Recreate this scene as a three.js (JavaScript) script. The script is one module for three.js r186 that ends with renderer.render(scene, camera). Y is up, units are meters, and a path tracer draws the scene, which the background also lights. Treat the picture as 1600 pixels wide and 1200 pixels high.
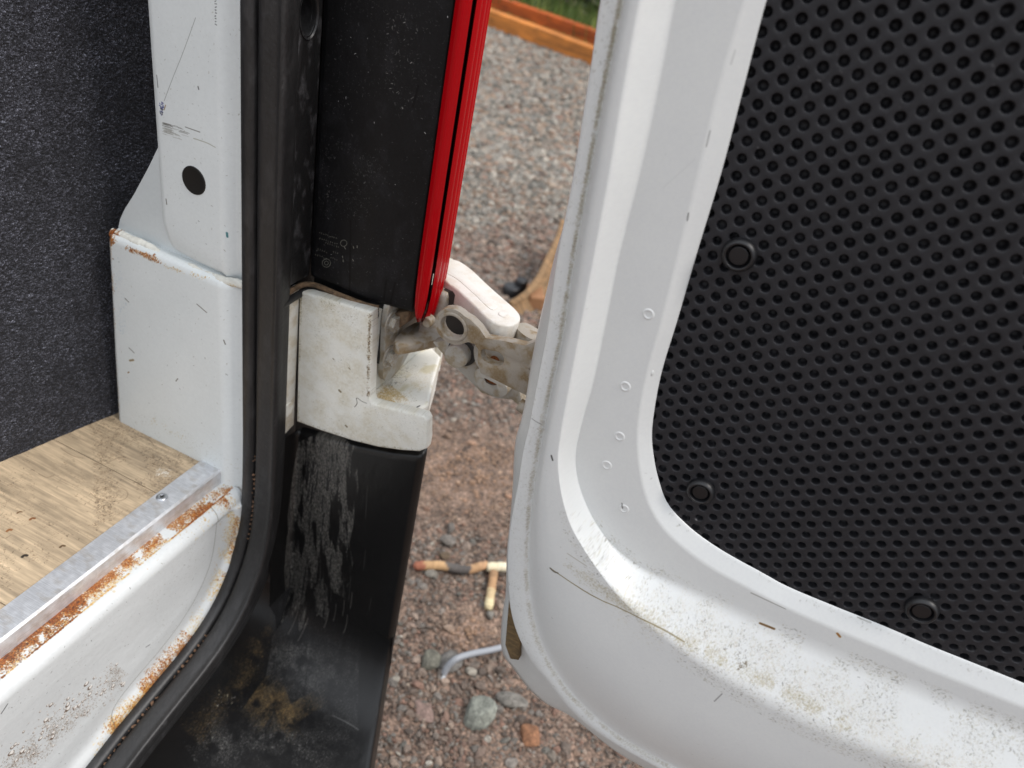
import * as THREE from 'three';
import { mergeGeometries, mergeVertices, toCreasedNormals } from 'three/addons/utils/BufferGeometryUtils.js';
import { RoundedBoxGeometry } from 'three/addons/geometries/RoundedBoxGeometry.js';

// ---------------------------------------------------------------- camera
// x: towards the rear of the van, y: up, z: from the van's outer side towards its middle
const CH = 1.15;                                   // camera height above the ground
const nrm = (a) => { const l = Math.hypot(...a); return a.map((v) => v / l); };
const dot = (a, b) => a[0] * b[0] + a[1] * b[1] + a[2] * b[2];
const crs = (a, b) => [a[1] * b[2] - a[2] * b[1], a[2] * b[0] - a[0] * b[2], a[0] * b[1] - a[1] * b[0]];
const UP = nrm([0.192, -0.805, -0.5615]);
let DP = [0.4018, -0.4574, 0.793]; { const k = dot(DP, UP); DP = nrm(DP.map((v, i) => v - k * UP[i])); }
const RT = crs(DP, UP);
const scene = new THREE.Scene();
const camera = new THREE.PerspectiveCamera(53.13, 4 / 3, 0.02, 200);
camera.quaternion.setFromRotationMatrix(new THREE.Matrix4().makeBasis(
  new THREE.Vector3(RT[0], UP[0], -DP[0]), new THREE.Vector3(-RT[1], -UP[1], DP[1]), new THREE.Vector3(-RT[2], -UP[2], DP[2])));
camera.position.set(0, CH, 0);
camera.focus = 0.6; camera.userData.fStop = 6.5;
// ---------------------------------------------------------------- sky, sun, exposure
const renderer = new THREE.WebGLRenderer({ antialias: true });
renderer.toneMapping = THREE.LinearToneMapping;
renderer.toneMappingExposure = 1.82;
renderer.shadowMap.enabled = true;
{
  const W = 256, H = 128, d = new Float32Array(W * H * 4);
  for (let j = 0; j < H; j++) for (let i = 0; i < W; i++) {
    const el = ((j + 0.5) / H - 0.5) * Math.PI, s = Math.sin(el);
    let c;
    if (s > 0) { const l = 0.4 + 0.6 * s + 0.05 * Math.sin(i * 0.12 + 2 * s) * Math.cos(j * 0.2 + i * 0.05); c = [l * 0.955, l, l * 1.07]; } else c = [0.2, 0.17, 0.15];
    d.set([...c, 1], (j * W + i) * 4);
  }
  const sky = new THREE.DataTexture(d, W, H, THREE.RGBAFormat, THREE.FloatType);
  sky.mapping = THREE.EquirectangularReflectionMapping; sky.magFilter = THREE.LinearFilter; sky.needsUpdate = true;
  scene.background = sky; scene.environment = sky;
}
const sun = new THREE.DirectionalLight(0xfff8f2, 1.5);
sun.position.set(3.1, 0.6 + 4.2, -0.4); sun.target.position.set(-0.3, 0.6, -0.5);
sun.castShadow = true; sun.shadow.radius = 34; sun.shadow.mapSize.set(2048, 2048);
Object.assign(sun.shadow.camera, { left: -4, right: 4, top: 4, bottom: -4, near: 0.1, far: 20 });
scene.add(sun, sun.target);

// ---------------------------------------------------------------- helpers
function rng(seed) { let s = seed >>> 0; return () => { s = (s + 0x6d2b79f5) | 0; let t = Math.imul(s ^ (s >>> 15), 1 | s); t = (t + Math.imul(t ^ (t >>> 7), 61 | t)) ^ t; return ((t ^ (t >>> 14)) >>> 0) / 4294967296; }; }
const hsh = (x, y, s) => { let h = Math.imul(x, 374761393) ^ Math.imul(y, 668265263) ^ Math.imul(s, 1442695041); h = Math.imul(h ^ (h >>> 13), 1274126177); return ((h ^ (h >>> 16)) >>> 0) / 4294967296; };
function vn(x, y, s) { const i = Math.floor(x), j = Math.floor(y); let u = x - i, v = y - j; u = u * u * (3 - 2 * u); v = v * v * (3 - 2 * v); const a = hsh(i, j, s), b = hsh(i + 1, j, s), c = hsh(i, j + 1, s), d = hsh(i + 1, j + 1, s); return a + (b - a) * u + (c - a + (a - b - c + d) * u) * v; }
function fbm(x, y, s, o = 4) { let r = 0, a = 0.5, n = 0; for (let k = 0; k < o; k++) { r += a * vn(x, y, s + k); n += a; a *= 0.5; x = x * 2.03 + 7; y = y * 2.03 + 3; } return r / n; }
const sst = (a, b, x) => { const t = Math.min(1, Math.max(0, (x - a) / (b - a))); return t * t * (3 - 2 * t); };
const V = (x, y, z) => new THREE.Vector3(x, y, z);
// the point where the ray of photo pixel (px, py) meets the plane axis = value
function on(ax, val, px, py) {
  const d = [(px - 800) / 1200, (py - 600) / 1200, 1], r = [dot(d, RT), dot(d, UP), -dot(d, DP)];
  const k = { x: 0, y: 1, z: 2 }[ax], t = (ax === 'y' ? val - CH : val) / r[k];
  return V(r[0] * t, CH + r[1] * t, r[2] * t);
}
const Y = (v) => CH + v;                            // heights were measured from the camera's level
function spline(pts, n) { return new THREE.CatmullRomCurve3(pts, false, 'centripetal').getSpacedPoints(n - 1); }
function loft(rows, flip = false) {                 // rows of points -> a sheet
  const m = rows.length, n = rows[0].length, p = [], ix = [];
  for (const r of rows) for (const v of r) p.push(v.x, v.y, v.z);
  for (let i = 0; i < m - 1; i++) for (let j = 0; j < n - 1; j++) { const a = i * n + j, b = a + 1, c = a + n, d = c + 1; if (flip) ix.push(a, b, c, b, d, c); else ix.push(a, c, b, b, c, d); }
  const g = new THREE.BufferGeometry(); g.setAttribute('position', new THREE.Float32BufferAttribute(p, 3)); g.setIndex(ix); g.computeVertexNormals(); return g;
}
function uvPlane(g, a, b, rect) {                   // planar uv on two world axes, in metres, over rect [a0, a1, b0, b1]
  const p = g.attributes.position, n = p.count, uv = new Float32Array(n * 2), ga = { x: 'getX', y: 'getY', z: 'getZ' };
  for (let i = 0; i < n; i++) { uv[i * 2] = (p[ga[a]](i) - rect[0]) / (rect[1] - rect[0]); uv[i * 2 + 1] = (p[ga[b]](i) - rect[2]) / (rect[3] - rect[2]); }
  g.setAttribute('uv', new THREE.BufferAttribute(uv, 2)); return g;
}
function uvBox(g, size) {                           // box mapping, one texture tile every size metres
  if (g.index) g = g.toNonIndexed();
  const p = g.attributes.position, q = g.attributes.normal, n = p.count, uv = new Float32Array(n * 2);
  for (let i = 0; i < n; i += 3) {
    let nx = 0, ny = 0, nz = 0; for (let k = 0; k < 3; k++) { nx += q.getX(i + k); ny += q.getY(i + k); nz += q.getZ(i + k); }
    nx = Math.abs(nx); ny = Math.abs(ny); nz = Math.abs(nz);
    for (let k = i; k < i + 3; k++) { const x = p.getX(k), y = p.getY(k), z = p.getZ(k); const [u, v] = nz >= nx && nz >= ny ? [x, y] : ny >= nx ? [x, z] : [z, y]; uv[k * 2] = u / size; uv[k * 2 + 1] = v / size; }
  }
  g.setAttribute('uv', new THREE.BufferAttribute(uv, 2)); return g;
}
// a plate with bevelled rim: outline of points on a plane, front face there, thickness going to the minus side of the axis
function plate(ax, pts, thick, bevel = 0.0012, holes = [], seg = 2) {
  const f = ax === 'z' ? (v) => [v.x, v.y] : ax === 'y' ? (v) => [v.x, -v.z] : (v) => [-v.z, v.y];
  const toV = (l) => l.map((v) => new THREE.Vector2(...f(v)));
  const s = new THREE.Shape(toV(pts)); for (const h of holes) s.holes.push(new THREE.Path(toV(h)));
  const g = new THREE.ExtrudeGeometry(s, { depth: Math.max(1e-4, thick - 2 * bevel), bevelEnabled: bevel > 0, bevelThickness: bevel, bevelSize: bevel, bevelOffset: -bevel, bevelSegments: seg, curveSegments: 16 });
  g.translate(0, 0, -(thick - bevel));
  if (ax === 'y') g.rotateX(-Math.PI / 2); else if (ax === 'x') g.rotateY(Math.PI / 2);
  const o = pts[0]; if (ax === 'z') g.translate(0, 0, o.z); else if (ax === 'y') g.translate(0, o.y, 0); else g.translate(o.x, 0, 0);
  return toCreasedNormals(g, 0.6);
}
const pxs = (ax, v, l) => l.map(([a, b]) => on(ax, v, a, b));
function smoothClosed(pts, n) { return new THREE.CatmullRomCurve3(pts, true, 'centripetal').getSpacedPoints(n).slice(0, n); }
const used = {};
function numbered(n) { const k = used[n] = (used[n] ?? -1) + 1; return k ? `${n}_${String(k).padStart(3, '0')}` : n; }
function mesh(name, g, m, parent) {
  const o = new THREE.Mesh(Array.isArray(g) ? mergeGeometries(g.map((q) => { q = q.index ? q.toNonIndexed() : q; for (const k of Object.keys(q.attributes)) if (!['position', 'normal', 'uv'].includes(k)) q.deleteAttribute(k); if (!q.attributes.uv) uvBox(q, 0.1); return q; })) : g, m);
  o.name = name; o.castShadow = o.receiveShadow = true; parent.add(o); return o;
}
function thing(o, name, label, category, group) { o.name = numbered(name); o.userData = { label, category }; if (group) o.userData.group = group; o.traverse((c) => { c.castShadow = c.receiveShadow = true; }); scene.add(o); return o; }
function part(name, parent, label) { const g = new THREE.Group(); g.name = name; if (label) g.userData.label = label; parent.add(g); return g; }
function disc(c, axis, r, h, profile) {             // a turned piece, its axis along 'x' | 'y' | 'z', standing h out of point c
  const g = new THREE.LatheGeometry((profile || [[0, 1], [0.75, 1], [0.93, 0.85], [1, 0.5], [1, 0]]).map(([a, b]) => new THREE.Vector2(a * r, b * h)).reverse(), 28);
  if (axis === 'z') g.rotateX(Math.PI / 2); else if (axis === 'x') g.rotateZ(-Math.PI / 2);
  g.translate(c.x, c.y, c.z); return g;
}
// ---------------------------------------------------------------- painted surfaces (matter only: paint, rust, dust, scratches)
function surface({ W, H, a, b, rect, plane, val, base, draw, srgb = true }) {
  const cv = document.createElement('canvas'); cv.width = W; cv.height = H; const x = cv.getContext('2d');
  const im = x.createImageData(W, H), d = im.data;
  for (let j = 0; j < H; j++) for (let i = 0; i < W; i++) {
    const u = rect[0] + (i + 0.5) / W * (rect[1] - rect[0]), v = rect[3] - (j + 0.5) / H * (rect[3] - rect[2]), c = base(u, v), o = (j * W + i) * 4;
    d[o] = c[0]; d[o + 1] = c[1]; d[o + 2] = c[2]; d[o + 3] = 255;
  }
  x.putImageData(im, 0, 0);
  const P = (px, py) => { const p = on(plane, val, px, py); return [(p[a] - rect[0]) / (rect[1] - rect[0]) * W, (rect[3] - p[b]) / (rect[3] - rect[2]) * H]; };
  if (draw) draw(x, P, W / (rect[1] - rect[0]));
  const t = new THREE.CanvasTexture(cv); if (srgb) t.colorSpace = THREE.SRGBColorSpace; t.anisotropy = 16; return t;
}
function tile(N, base, srgb = true, draw) { const t = surface({ W: N, H: N, rect: [0, 1, 0, 1], base, srgb, draw }); t.wrapS = t.wrapT = THREE.RepeatWrapping; return t; }
function inPoly(poly, x, y) { let c = false; for (let i = 0, j = poly.length - 1; i < poly.length; j = i++) { const [xi, yi] = poly[i], [xj, yj] = poly[j]; if ((yi > y) !== (yj > y) && x < (xj - xi) * (y - yi) / (yj - yi) + xi) c = !c; } return c; }
// short dark or pale flecks of dirt scattered inside a photo outline
function flecks(x, P, R, poly, n, mm, S, cols, al = 0.6, clump = 0) {
  let x0 = 1e9, x1 = -1e9, y0 = 1e9, y1 = -1e9; for (const [a, b] of poly) { x0 = Math.min(x0, a); x1 = Math.max(x1, a); y0 = Math.min(y0, b); y1 = Math.max(y1, b); }
  x.lineCap = 'round';
  for (let k = 0; k < n; k++) {
    const px = x0 + R() * (x1 - x0), py = y0 + R() * (y1 - y0); if (!inPoly(poly, px, py)) continue;
    if (clump && fbm(px * 0.03, py * 0.03, 71, 3) < clump + R() * 0.2) continue;
    const [cx, cy] = P(px, py), s = mm / 1000 * S * (0.25 + 1.2 * R() * R()), t = R() * 6.28;
    x.strokeStyle = cols[Math.floor(R() * cols.length)]; x.globalAlpha = al * (0.3 + 0.7 * R()); x.lineWidth = s * (0.3 + 0.5 * R());
    x.beginPath(); x.moveTo(cx, cy); x.quadraticCurveTo(cx + Math.cos(t) * s + s * (R() - 0.5), cy + Math.sin(t) * s, cx + Math.cos(t) * s * 1.6, cy + Math.sin(t + R() - 0.5) * s * 1.6); x.stroke();
  }
  x.globalAlpha = 1;
}
// stain with a ragged grain along a photo polyline
function stain(x, P, R, line, wpx, n, mm, S, cols, al = 0.35, thin = 2) {
  const seg = []; let L = 0; for (let i = 1; i < line.length; i++) { const l = Math.hypot(line[i][0] - line[i - 1][0], line[i][1] - line[i - 1][1]); seg.push([L, l]); L += l; }
  for (let k = 0; k < n; k++) {
    let t = R() * L, i = 0; while (i < seg.length - 1 && t > seg[i][0] + seg[i][1]) i++;
    const u = (t - seg[i][0]) / seg[i][1], A = line[i], B = line[i + 1];
    let o = (R() + R() + R() - 1.5) * wpx * (0.35 + 1.1 * fbm(t * 0.035, 3.3, 91, 3));
    const px = A[0] + (B[0] - A[0]) * u - (B[1] - A[1]) / seg[i][1] * o, py = A[1] + (B[1] - A[1]) * u + (B[0] - A[0]) / seg[i][1] * o;
    if (fbm(px * 0.06, py * 0.06, 37, 4) + 0.3 * (R() - 0.5) < 0.42 + 0.05 * thin) continue;
    const [cx, cy] = P(px, py), s = mm / 1000 * S * (0.2 + R() * R());
    x.globalAlpha = al * (0.3 + R()); x.fillStyle = cols[Math.floor(R() * cols.length)];
    x.beginPath(); x.ellipse(cx, cy, s, s * (0.4 + 0.6 * R()), R() * 3, 0, 6.3); x.fill();
  }
  x.globalAlpha = 1;
}
function scratch(x, P, pts, w, S, col, al = 0.8) { x.globalAlpha = al; x.strokeStyle = col; x.lineWidth = w / 1000 * S; x.lineCap = 'round'; x.lineJoin = 'round'; x.beginPath(); const q = pts.map((p) => P(...p)); x.moveTo(...q[0]); for (let i = 1; i < q.length - 1; i++) x.quadraticCurveTo(q[i][0], q[i][1], (q[i][0] + q[i + 1][0]) / 2, (q[i][1] + q[i + 1][1]) / 2); x.lineTo(...q[q.length - 1]); x.stroke(); x.globalAlpha = 1; }

const fineBump = tile(256, (u, v) => { const t = 255 * fbm(u * 64, v * 64, 5, 2); return [t, t, t]; }, false);
const phys = (o) => new THREE.MeshPhysicalMaterial(o);
const std = (o) => new THREE.MeshStandardMaterial(o);
const WHITE = [206, 208, 207];

// ---- door paint
const RD = [-0.25, 0.6, Y(-0.95), Y(0.25)];
const C0 = [[1024, -430], [970, -160], [952, -70], [935, 0], [923, 83], [910, 167], [897, 250], [885, 317], [868, 400], [853, 510], [839, 585], [830, 632], [823, 670], [814, 707], [806, 760], [797, 805], [791, 850], [790, 900], [795, 956], [806, 994], [825, 1031], [855, 1069], [885, 1107], [919, 1138], [960, 1166], [1012, 1196], [1080, 1230], [1180, 1275], [1330, 1330], [1560, 1405], [2200, 1614]];
const C1 = [[1057, -430], [1006, -160], [989, -70], [973, 0], [953, 100], [940, 167], [927, 240], [913, 317], [898, 400], [878, 533], [860, 617], [847, 683], [834, 755], [829, 805], [826, 850], [825, 900], [831, 956], [844, 1005], [866, 1050], [892, 1087], [930, 1125], [975, 1159], [1020, 1185], [1060, 1206], [1140, 1246], [1240, 1288], [1380, 1338], [1600, 1410], [2250, 1622]];
const C2 = [[1090, -430], [1036, -160], [1018, -70], [1002, 0], [978, 130], [955, 267], [930, 400], [911, 500], [892, 600], [878, 675], [873, 712], [874, 745], [880, 782], [892, 820], [908, 850], [931, 885], [960, 922], [1000, 962], [1075, 1020], [1150, 1069], [1225, 1110], [1300, 1146], [1375, 1176], [1450, 1204], [1600, 1262], [1760, 1318], [2350, 1524]];
const C3 = [[1147, -430], [1090, -160], [1071, -70], [1053, 0], [1030, 120], [1000, 262], [966, 400], [946, 500], [925, 600], [908, 662], [899, 710], [902, 748], [914, 785], [932, 820], [954, 850], [978, 872], [1006, 891], [1040, 907], [1075, 922], [1150, 956], [1225, 990], [1300, 1023], [1375, 1053], [1450, 1083], [1562, 1127], [1760, 1204], [2350, 1433]];
const C4 = [[1272, -430], [1206, -160], [1184, -70], [1163, 0], [1124, 133], [1092, 267], [1059, 400], [1034, 500], [1011, 583], [1000, 640], [996, 680], [998, 720], [1006, 765], [1017, 795], [1038, 828], [1075, 862], [1112, 888], [1150, 909], [1225, 948], [1300, 982], [1375, 1013], [1450, 1046], [1525, 1076], [1600, 1106], [1760, 1172], [2350, 1415]];
const C5 = [[1311, -430], [1242, -160], [1219, -70], [1197, 0], [1162, 133], [1127, 267], [1087, 400], [1058, 500], [1033, 583], [1022, 640], [1018, 680], [1021, 715], [1029, 752], [1043, 788], [1075, 823], [1112, 851], [1150, 874], [1187, 894], [1225, 915], [1300, 947], [1375, 977], [1450, 1009], [1525, 1039], [1600, 1069], [1760, 1135], [2350, 1378]];
const doorTex = surface({
  W: 1450, H: 2048, a: 'x', b: 'y', rect: RD, plane: 'z', val: -0.438,
  base: (u, v) => { const n = fbm(u * 30, v * 30, 1) - 0.5, f = fbm(u * 700, v * 700, 8, 2) - 0.5, k = 5 * n + 5 * f; return [WHITE[0] + k, WHITE[1] + k, WHITE[2] + k * 0.8]; },
  draw(x, P, S) {
    const R = rng(11), flange = [...C0, ...[...C1].reverse()], dark = ['#3a352c', '#57503f', '#2a2824', '#6d6654'];
    flecks(x, P, R, flange, 150000, 0.8, S, ['#8d8a80', '#77746a', '#a5a298', '#5d5a52'], 0.45, 0.3);
    stain(x, P, R, C1.slice(2, -2).map(([a, b]) => [a - 5, b]), 3.5, 34000, 0.6, S, ['#968d74', '#807762', '#6a6250', '#a79f88'], 0.22, -1.5);
    stain(x, P, R, C0.slice(12).map(([a, b]) => [a + 14, b]), 26, 16000, 0.8, S, ['#a19c8e', '#8d8778', '#767062'], 0.12, -1);
    const low = [...C2.slice(12), ...[...C3.slice(12)].reverse()];
    flecks(x, P, R, low, 260000, 0.75, S, [...dark, '#8a8168', '#9b9377', '#a59c84'], 0.5, 0.36);
    stain(x, P, R, [[960, 905], [1060, 965], [1150, 1000], [1250, 1060], [1330, 1110], [1420, 1160], [1560, 1215]], 38, 26000, 0.8, S, ['#b5ab94', '#a0957c', '#c0b7a2', '#b3a596'], 0.15, 0);
    stain(x, P, R, [[890, 862], [950, 905], [1060, 975], [1140, 1020], [1230, 1065], [1330, 1120]], 9, 9000, 0.8, S, ['#94896a', '#776c50', '#a59a7a'], 0.25, 0.2);
    flecks(x, P, R, [...C4.slice(12), ...[...C5.slice(12)].reverse()], 30000, 0.75, S, dark, 0.5, 0.36);
    const flats = [...C3.slice(9), ...[...C4.slice(9)].reverse()]; flecks(x, P, R, flats, 260, 0.5, S, dark, 0.4);
    flecks(x, P, R, [...C1.slice(8), ...[...C2.slice(8)].reverse()], 3400, 0.6, S, dark, 0.5, 0.36);
    flecks(x, P, R, [...C1.slice(0, 10), ...[...C5.slice(0, 10)].reverse()], 160, 0.5, S, dark, 0.4);
    scratch(x, P, [[868, 873], [885, 884], [940, 918], [975, 930], [1030, 957], [1075, 985]], 0.9, S, '#6b5c3a', 0.75);
    scratch(x, P, [[868, 873], [872, 878], [880, 880]], 1.4, S, '#4a4436', 0.7); scratch(x, P, [[895, 849], [912, 860], [925, 868]], 0.5, S, '#7a705a', 0.7);
    scratch(x, P, [[1170, 940], [1225, 966]], 0.6, S, '#77766f', 0.8); scratch(x, P, [[1338, 989], [1360, 998]], 0.5, S, '#55524a', 0.8);
    scratch(x, P, [[1185, 987], [1207, 996]], 1.8, S, '#5f4322', 0.9); scratch(x, P, [[1307, 1005], [1311, 1010]], 1.8, S, '#8b5a20', 0.9);
    for (let k = 0; k < 26; k++) { const a = 1156 + 13 * R(), b = 1023 + 7 * R(); scratch(x, P, [[a, b], [a + 2 * R(), b + R()]], 0.7, S, '#5b523f', 0.6); } scratch(x, P, [[1148, 1186], [1168, 1198]], 0.9, S, '#5f4322', 0.8);
    scratch(x, P, [[871, 698], [873, 705]], 1.1, S, '#222', 0.9); scratch(x, P, [[830, 655], [845, 664]], 0.4, S, '#222', 0.7);
    scratch(x, P, [[1070, 340], [1068, 352]], 0.6, S, '#2b2b2b', 0.8); scratch(x, P, [[1104, 210], [1098, 235]], 0.5, S, '#555', 0.7); scratch(x, P, [[1143, 82], [1136, 105]], 0.4, S, '#777', 0.6);
    scratch(x, P, [[1030, 300], [1080, 255]], 0.5, S, '#b9bbbb', 0.6); scratch(x, P, [[1122, 1072], [1134, 1060]], 0.9, S, '#777', 0.8); scratch(x, P, [[966, 798], [967, 806]], 0.7, S, '#333', 0.8);
  },
});
const M = {};
M.door = phys({ map: doorTex, roughness: 0.42, clearcoat: 0.35, clearcoatRoughness: 0.25 });
M.white = phys({ map: tile(512, (u, v) => { const k = 8 * (fbm(u * 12, v * 12, 21) - 0.5) + 8 * (fbm(u * 180, v * 180, 22, 2) - 0.5); return [200 + k, 202 + k, 200 + k]; }), roughness: 0.42, clearcoat: 0.3, clearcoatRoughness: 0.3 });

// ================================================================ the van
const van = new THREE.Group();

// ---------------------------------------------------------------- rear door
const door = part('rear_door', van, 'white inner door frame with black perforated trim, swung open');
{
  const N = 230;
  const at = (C, z, dx = 0, dy = 0) => spline(pxs('z', z, C), N).map((p) => V(p.x + dx, p.y + dy, p.z));
  const mix = (A, B, t, z) => A.map((p, i) => V(p.x + (B[i].x - p.x) * t, p.y + (B[i].y - p.y) * t, typeof z === 'number' ? z : z[i]));
  const zF = -0.4385, zA = -0.4255, zB = -0.4475;          // hem flange, outer flat, inner flat
  const c0 = at(C0, zF), c1 = at(C1, zF), c2 = spline(C2.map(([a, b]) => on('z', zA + 0.003 * sst(880, 1100, a) * sst(700, 900, b), a, b)), N), c3 = at(C3, zB), c4 = at(C4, zB), c5 = at(C5, -0.4538);
  const zo = (d, t = 1) => c2.map((p) => (zF + (p.z - zF) * t) + d);
  const step = (A, B, za, zb) => [[-0.14, 0], [-0.05, 0.012], [0.05, 0.05], [0.14, 0.13], [0.5, 0.5], [0.86, 0.87], [0.95, 0.95], [1.05, 0.988], [1.14, 1]].map(([t, k]) => mix(A, B, t, A.map((p) => p.z + (zb - p.z) * k)));
  const rows = [
    mix(c0, c1, 0.16, zF - 0.03), mix(c0, c1, 0.02, zF - 0.0275), mix(c0, c1, -0.02, zF - 0.0235), mix(c0, c1, -0.02, zF - 0.007), mix(c0, c1, 0.03, zF - 0.0025), mix(c0, c1, 0.12, zF - 0.0007), mix(c0, c1, 0.45, zF), mix(c0, c1, 0.8, zF - 0.0004), mix(c0, c1, 0.93, zF - 0.002), mix(c1, c2, 0.02, zF - 0.0022), mix(c1, c2, 0.09, zF + 0.001), mix(c1, c2, 0.15, zF + 0.003), mix(c1, c2, 0.3, zo(0, 0.65)), mix(c1, c2, 0.5, zo(0, 0.92)), mix(c1, c2, 0.7, zo(-0.0002)),
    ...step(c2, c3, zA, zB), mix(c3, c4, 0.35, zB), mix(c3, c4, 0.65, zB), ...step(c4, c5, zB, -0.4538).slice(0, 7), mix(c4, c5, 1.02, -0.4545), mix(c4, c5, 0.99, -0.45475), mix(c4, c5, 0.6, -0.4548)];
  mesh('inner_frame', uvPlane(loft(rows), 'x', 'y', RD), M.door, door);
  // hollow of the door: outer skin behind the frame
  const S = [[1039, -430], [985, -160], [968, -70], [951, 0], [915, 190], [890, 320], [868, 395], [855, 450], [843, 502], [831, 562], [821, 625], [814, 657], [806, 685], [803, 715], [801, 760], [797, 812], [792, 862], [790, 926], [785, 960], [783, 1009], [788, 1027], [800, 1042], [826, 1076], [852, 1099], [888, 1117], [962, 1174], [1014, 1204], [1090, 1240], [1180, 1285], [1330, 1340], [1560, 1412], [2200, 1622]];
  const s0 = at(S, -0.488);
  const s1 = s0.map((p) => V(p.x, p.y, -0.5)), mid = mix(c0, c1, 0.3, zF - 0.026);
  const far = s0.map((p, i) => V(p.x + 0.5 * Math.max(0, 1 - i / N) + 0.05, p.y + 0.5 * (i / N), -0.515));
  mesh('outer_skin', uvBox(loft([mid, mix(mid, s0, 0.5, -0.472), mix(mid, s0, 0.86, -0.481), s0, s1, mix(s0, far, 0.04, -0.508), mix(s0, far, 0.3, -0.515), far]), 0.12), M.white, door);
  const st = part('bump_stop', door, 'brown dusty rubber stop');
  const r0 = plate('z', pxs('z', -0.4655, [[796, 925], [814, 960], [813, 1000], [810, 1032], [797, 1030], [789, 1008]]), 0.02, 0.001);
  mesh('pad', uvBox(r0, 0.05), std({ map: tile(128, (u, v) => { const k = fbm(u * 10, v * 24, 31); return [70 + 60 * k, 58 + 48 * k, 38 + 34 * k]; }), roughness: 0.9 }), st);
  // pressed spot-weld rings and hardened paint drips
  for (const [a, b, z] of [[1013, 491, -0.4475], [977, 604, -0.4475], [968, 682, -0.4475], [948, 727, -0.4475], [975, 795, -0.4475]]) {
    const c = on('z', z, a, b); mesh('weld_dimple', uvPlane(disc(c, 'z', 0.0038, 0.0006, [[0, -0.6], [0.35, -0.6], [0.6, 0.5], [0.78, 1], [0.95, 0.5], [1.15, -0.2]]), 'x', 'y', RD), M.door, door);
  }
  for (const [a, b, z, r] of [[920, 913, -0.4265, 0.0022], [945, 938, -0.4265, 0.0024], [1018, 583, -0.450, 0.0019]]) {
    const g = new THREE.SphereGeometry(r, 14, 10); g.scale(0.8, 1.35, 0.5); const c = on('z', z, a, b); g.translate(c.x, c.y, c.z); mesh('paint_drip', g, M.white, door);
  }
  // trim panel: a hexagonal field of punched dimples
  const Z = -0.455, A = V(0.00918, -0.00444, 0), B = V(0.008506, 0.005488, 0), O = V(-0.0135, Y(-0.0307), Z);
  const outline = smoothClosed([...pxs('z', Z, C5), on('z', Z, 2360, -420)], 500).map((p) => [p.x, p.y]);
  const pos = [], idx = [];
  const rings = [[-1, 0], [0.0037, -0.00003], [0.0032, -0.00022], [0.0029, -0.0008], [0.00275, -0.0022], [0.0026, -0.0052], [0.0012, -0.006]];
  const near = (x, y) => inPoly(outline, x, y);
  const hexV = [[A, B], [B, V().subVectors(B, A)], [V().subVectors(B, A), A.clone().negate()], [A.clone().negate(), B.clone().negate()], [B.clone().negate(), V().subVectors(A, B)], [V().subVectors(A, B), A]].map(([p, q]) => V().addVectors(p, q).multiplyScalar(1 / 3));
  function rimPoint(t) { const dx = Math.cos(t), dy = Math.sin(t); let best = null; for (let e = 0; e < 6; e++) { const p = hexV[e], q = hexV[(e + 1) % 6], ex = q.x - p.x, ey = q.y - p.y, det = dx * -ey + dy * ex; if (Math.abs(det) < 1e-12) continue; const s = (p.x * -ey + p.y * ex) / det, u = (dx * p.y - dy * p.x) / det; if (s > 0 && u >= -1e-6 && u <= 1 + 1e-6) if (!best || s < best) best = s; } return [dx * best, dy * best]; }
  const hexAng = hexV.map((p) => Math.atan2(p.y, p.x)).sort((a, b) => a - b), angs = [];
  for (let e = 0; e < 6; e++) { const a = hexAng[e], b = e < 5 ? hexAng[e + 1] : hexAng[0] + 2 * Math.PI; for (let k = 0; k < 3; k++) angs.push(a + (b - a) * k / 3); }
  const rim = angs.map(rimPoint), KK = angs.length, R = rng(5);
  for (let i = -60; i < 110; i++) for (let j = -90; j < 90; j++) {
    const cx = O.x + i * A.x + j * B.x, cy = O.y + i * A.y + j * B.y;
    if (![[0, 0], [0.011, 0], [0, 0.011], [0.009, 0.009], [-0.009, 0.006]].some(([a, b]) => near(cx + a, cy + b))) continue;
    const b0 = pos.length / 3, rs = 0.93 + 0.12 * R(), dd = 0.85 + 0.3 * R(), jx = (R() - 0.5) * 0.0003, jy = (R() - 0.5) * 0.0003;
    rings.forEach(([r, z]) => { for (let k = 0; k < KK; k++) { if (r < 0) pos.push(cx + rim[k][0], cy + rim[k][1], Z); else pos.push(cx + jx + Math.cos(angs[k]) * r * rs, cy + jy + Math.sin(angs[k]) * r * rs, Z + z * dd); } });
    pos.push(cx, cy, Z - 0.006 * dd);
    for (let q = 0; q < rings.length - 1; q++) for (let k = 0; k < KK; k++) { const a = b0 + q * KK + k, b = b0 + q * KK + (k + 1) % KK; idx.push(a, b, a + KK, b, b + KK, a + KK); }
    const l = b0 + (rings.length - 1) * KK; for (let k = 0; k < KK; k++) idx.push(l + k, l + (k + 1) % KK, b0 + rings.length * KK);
  }
  let g = new THREE.BufferGeometry(); g.setAttribute('position', new THREE.Float32BufferAttribute(pos, 3)); g.setIndex(idx); g.computeVertexNormals();
  uvPlane(g, 'x', 'y', RD);
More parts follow.
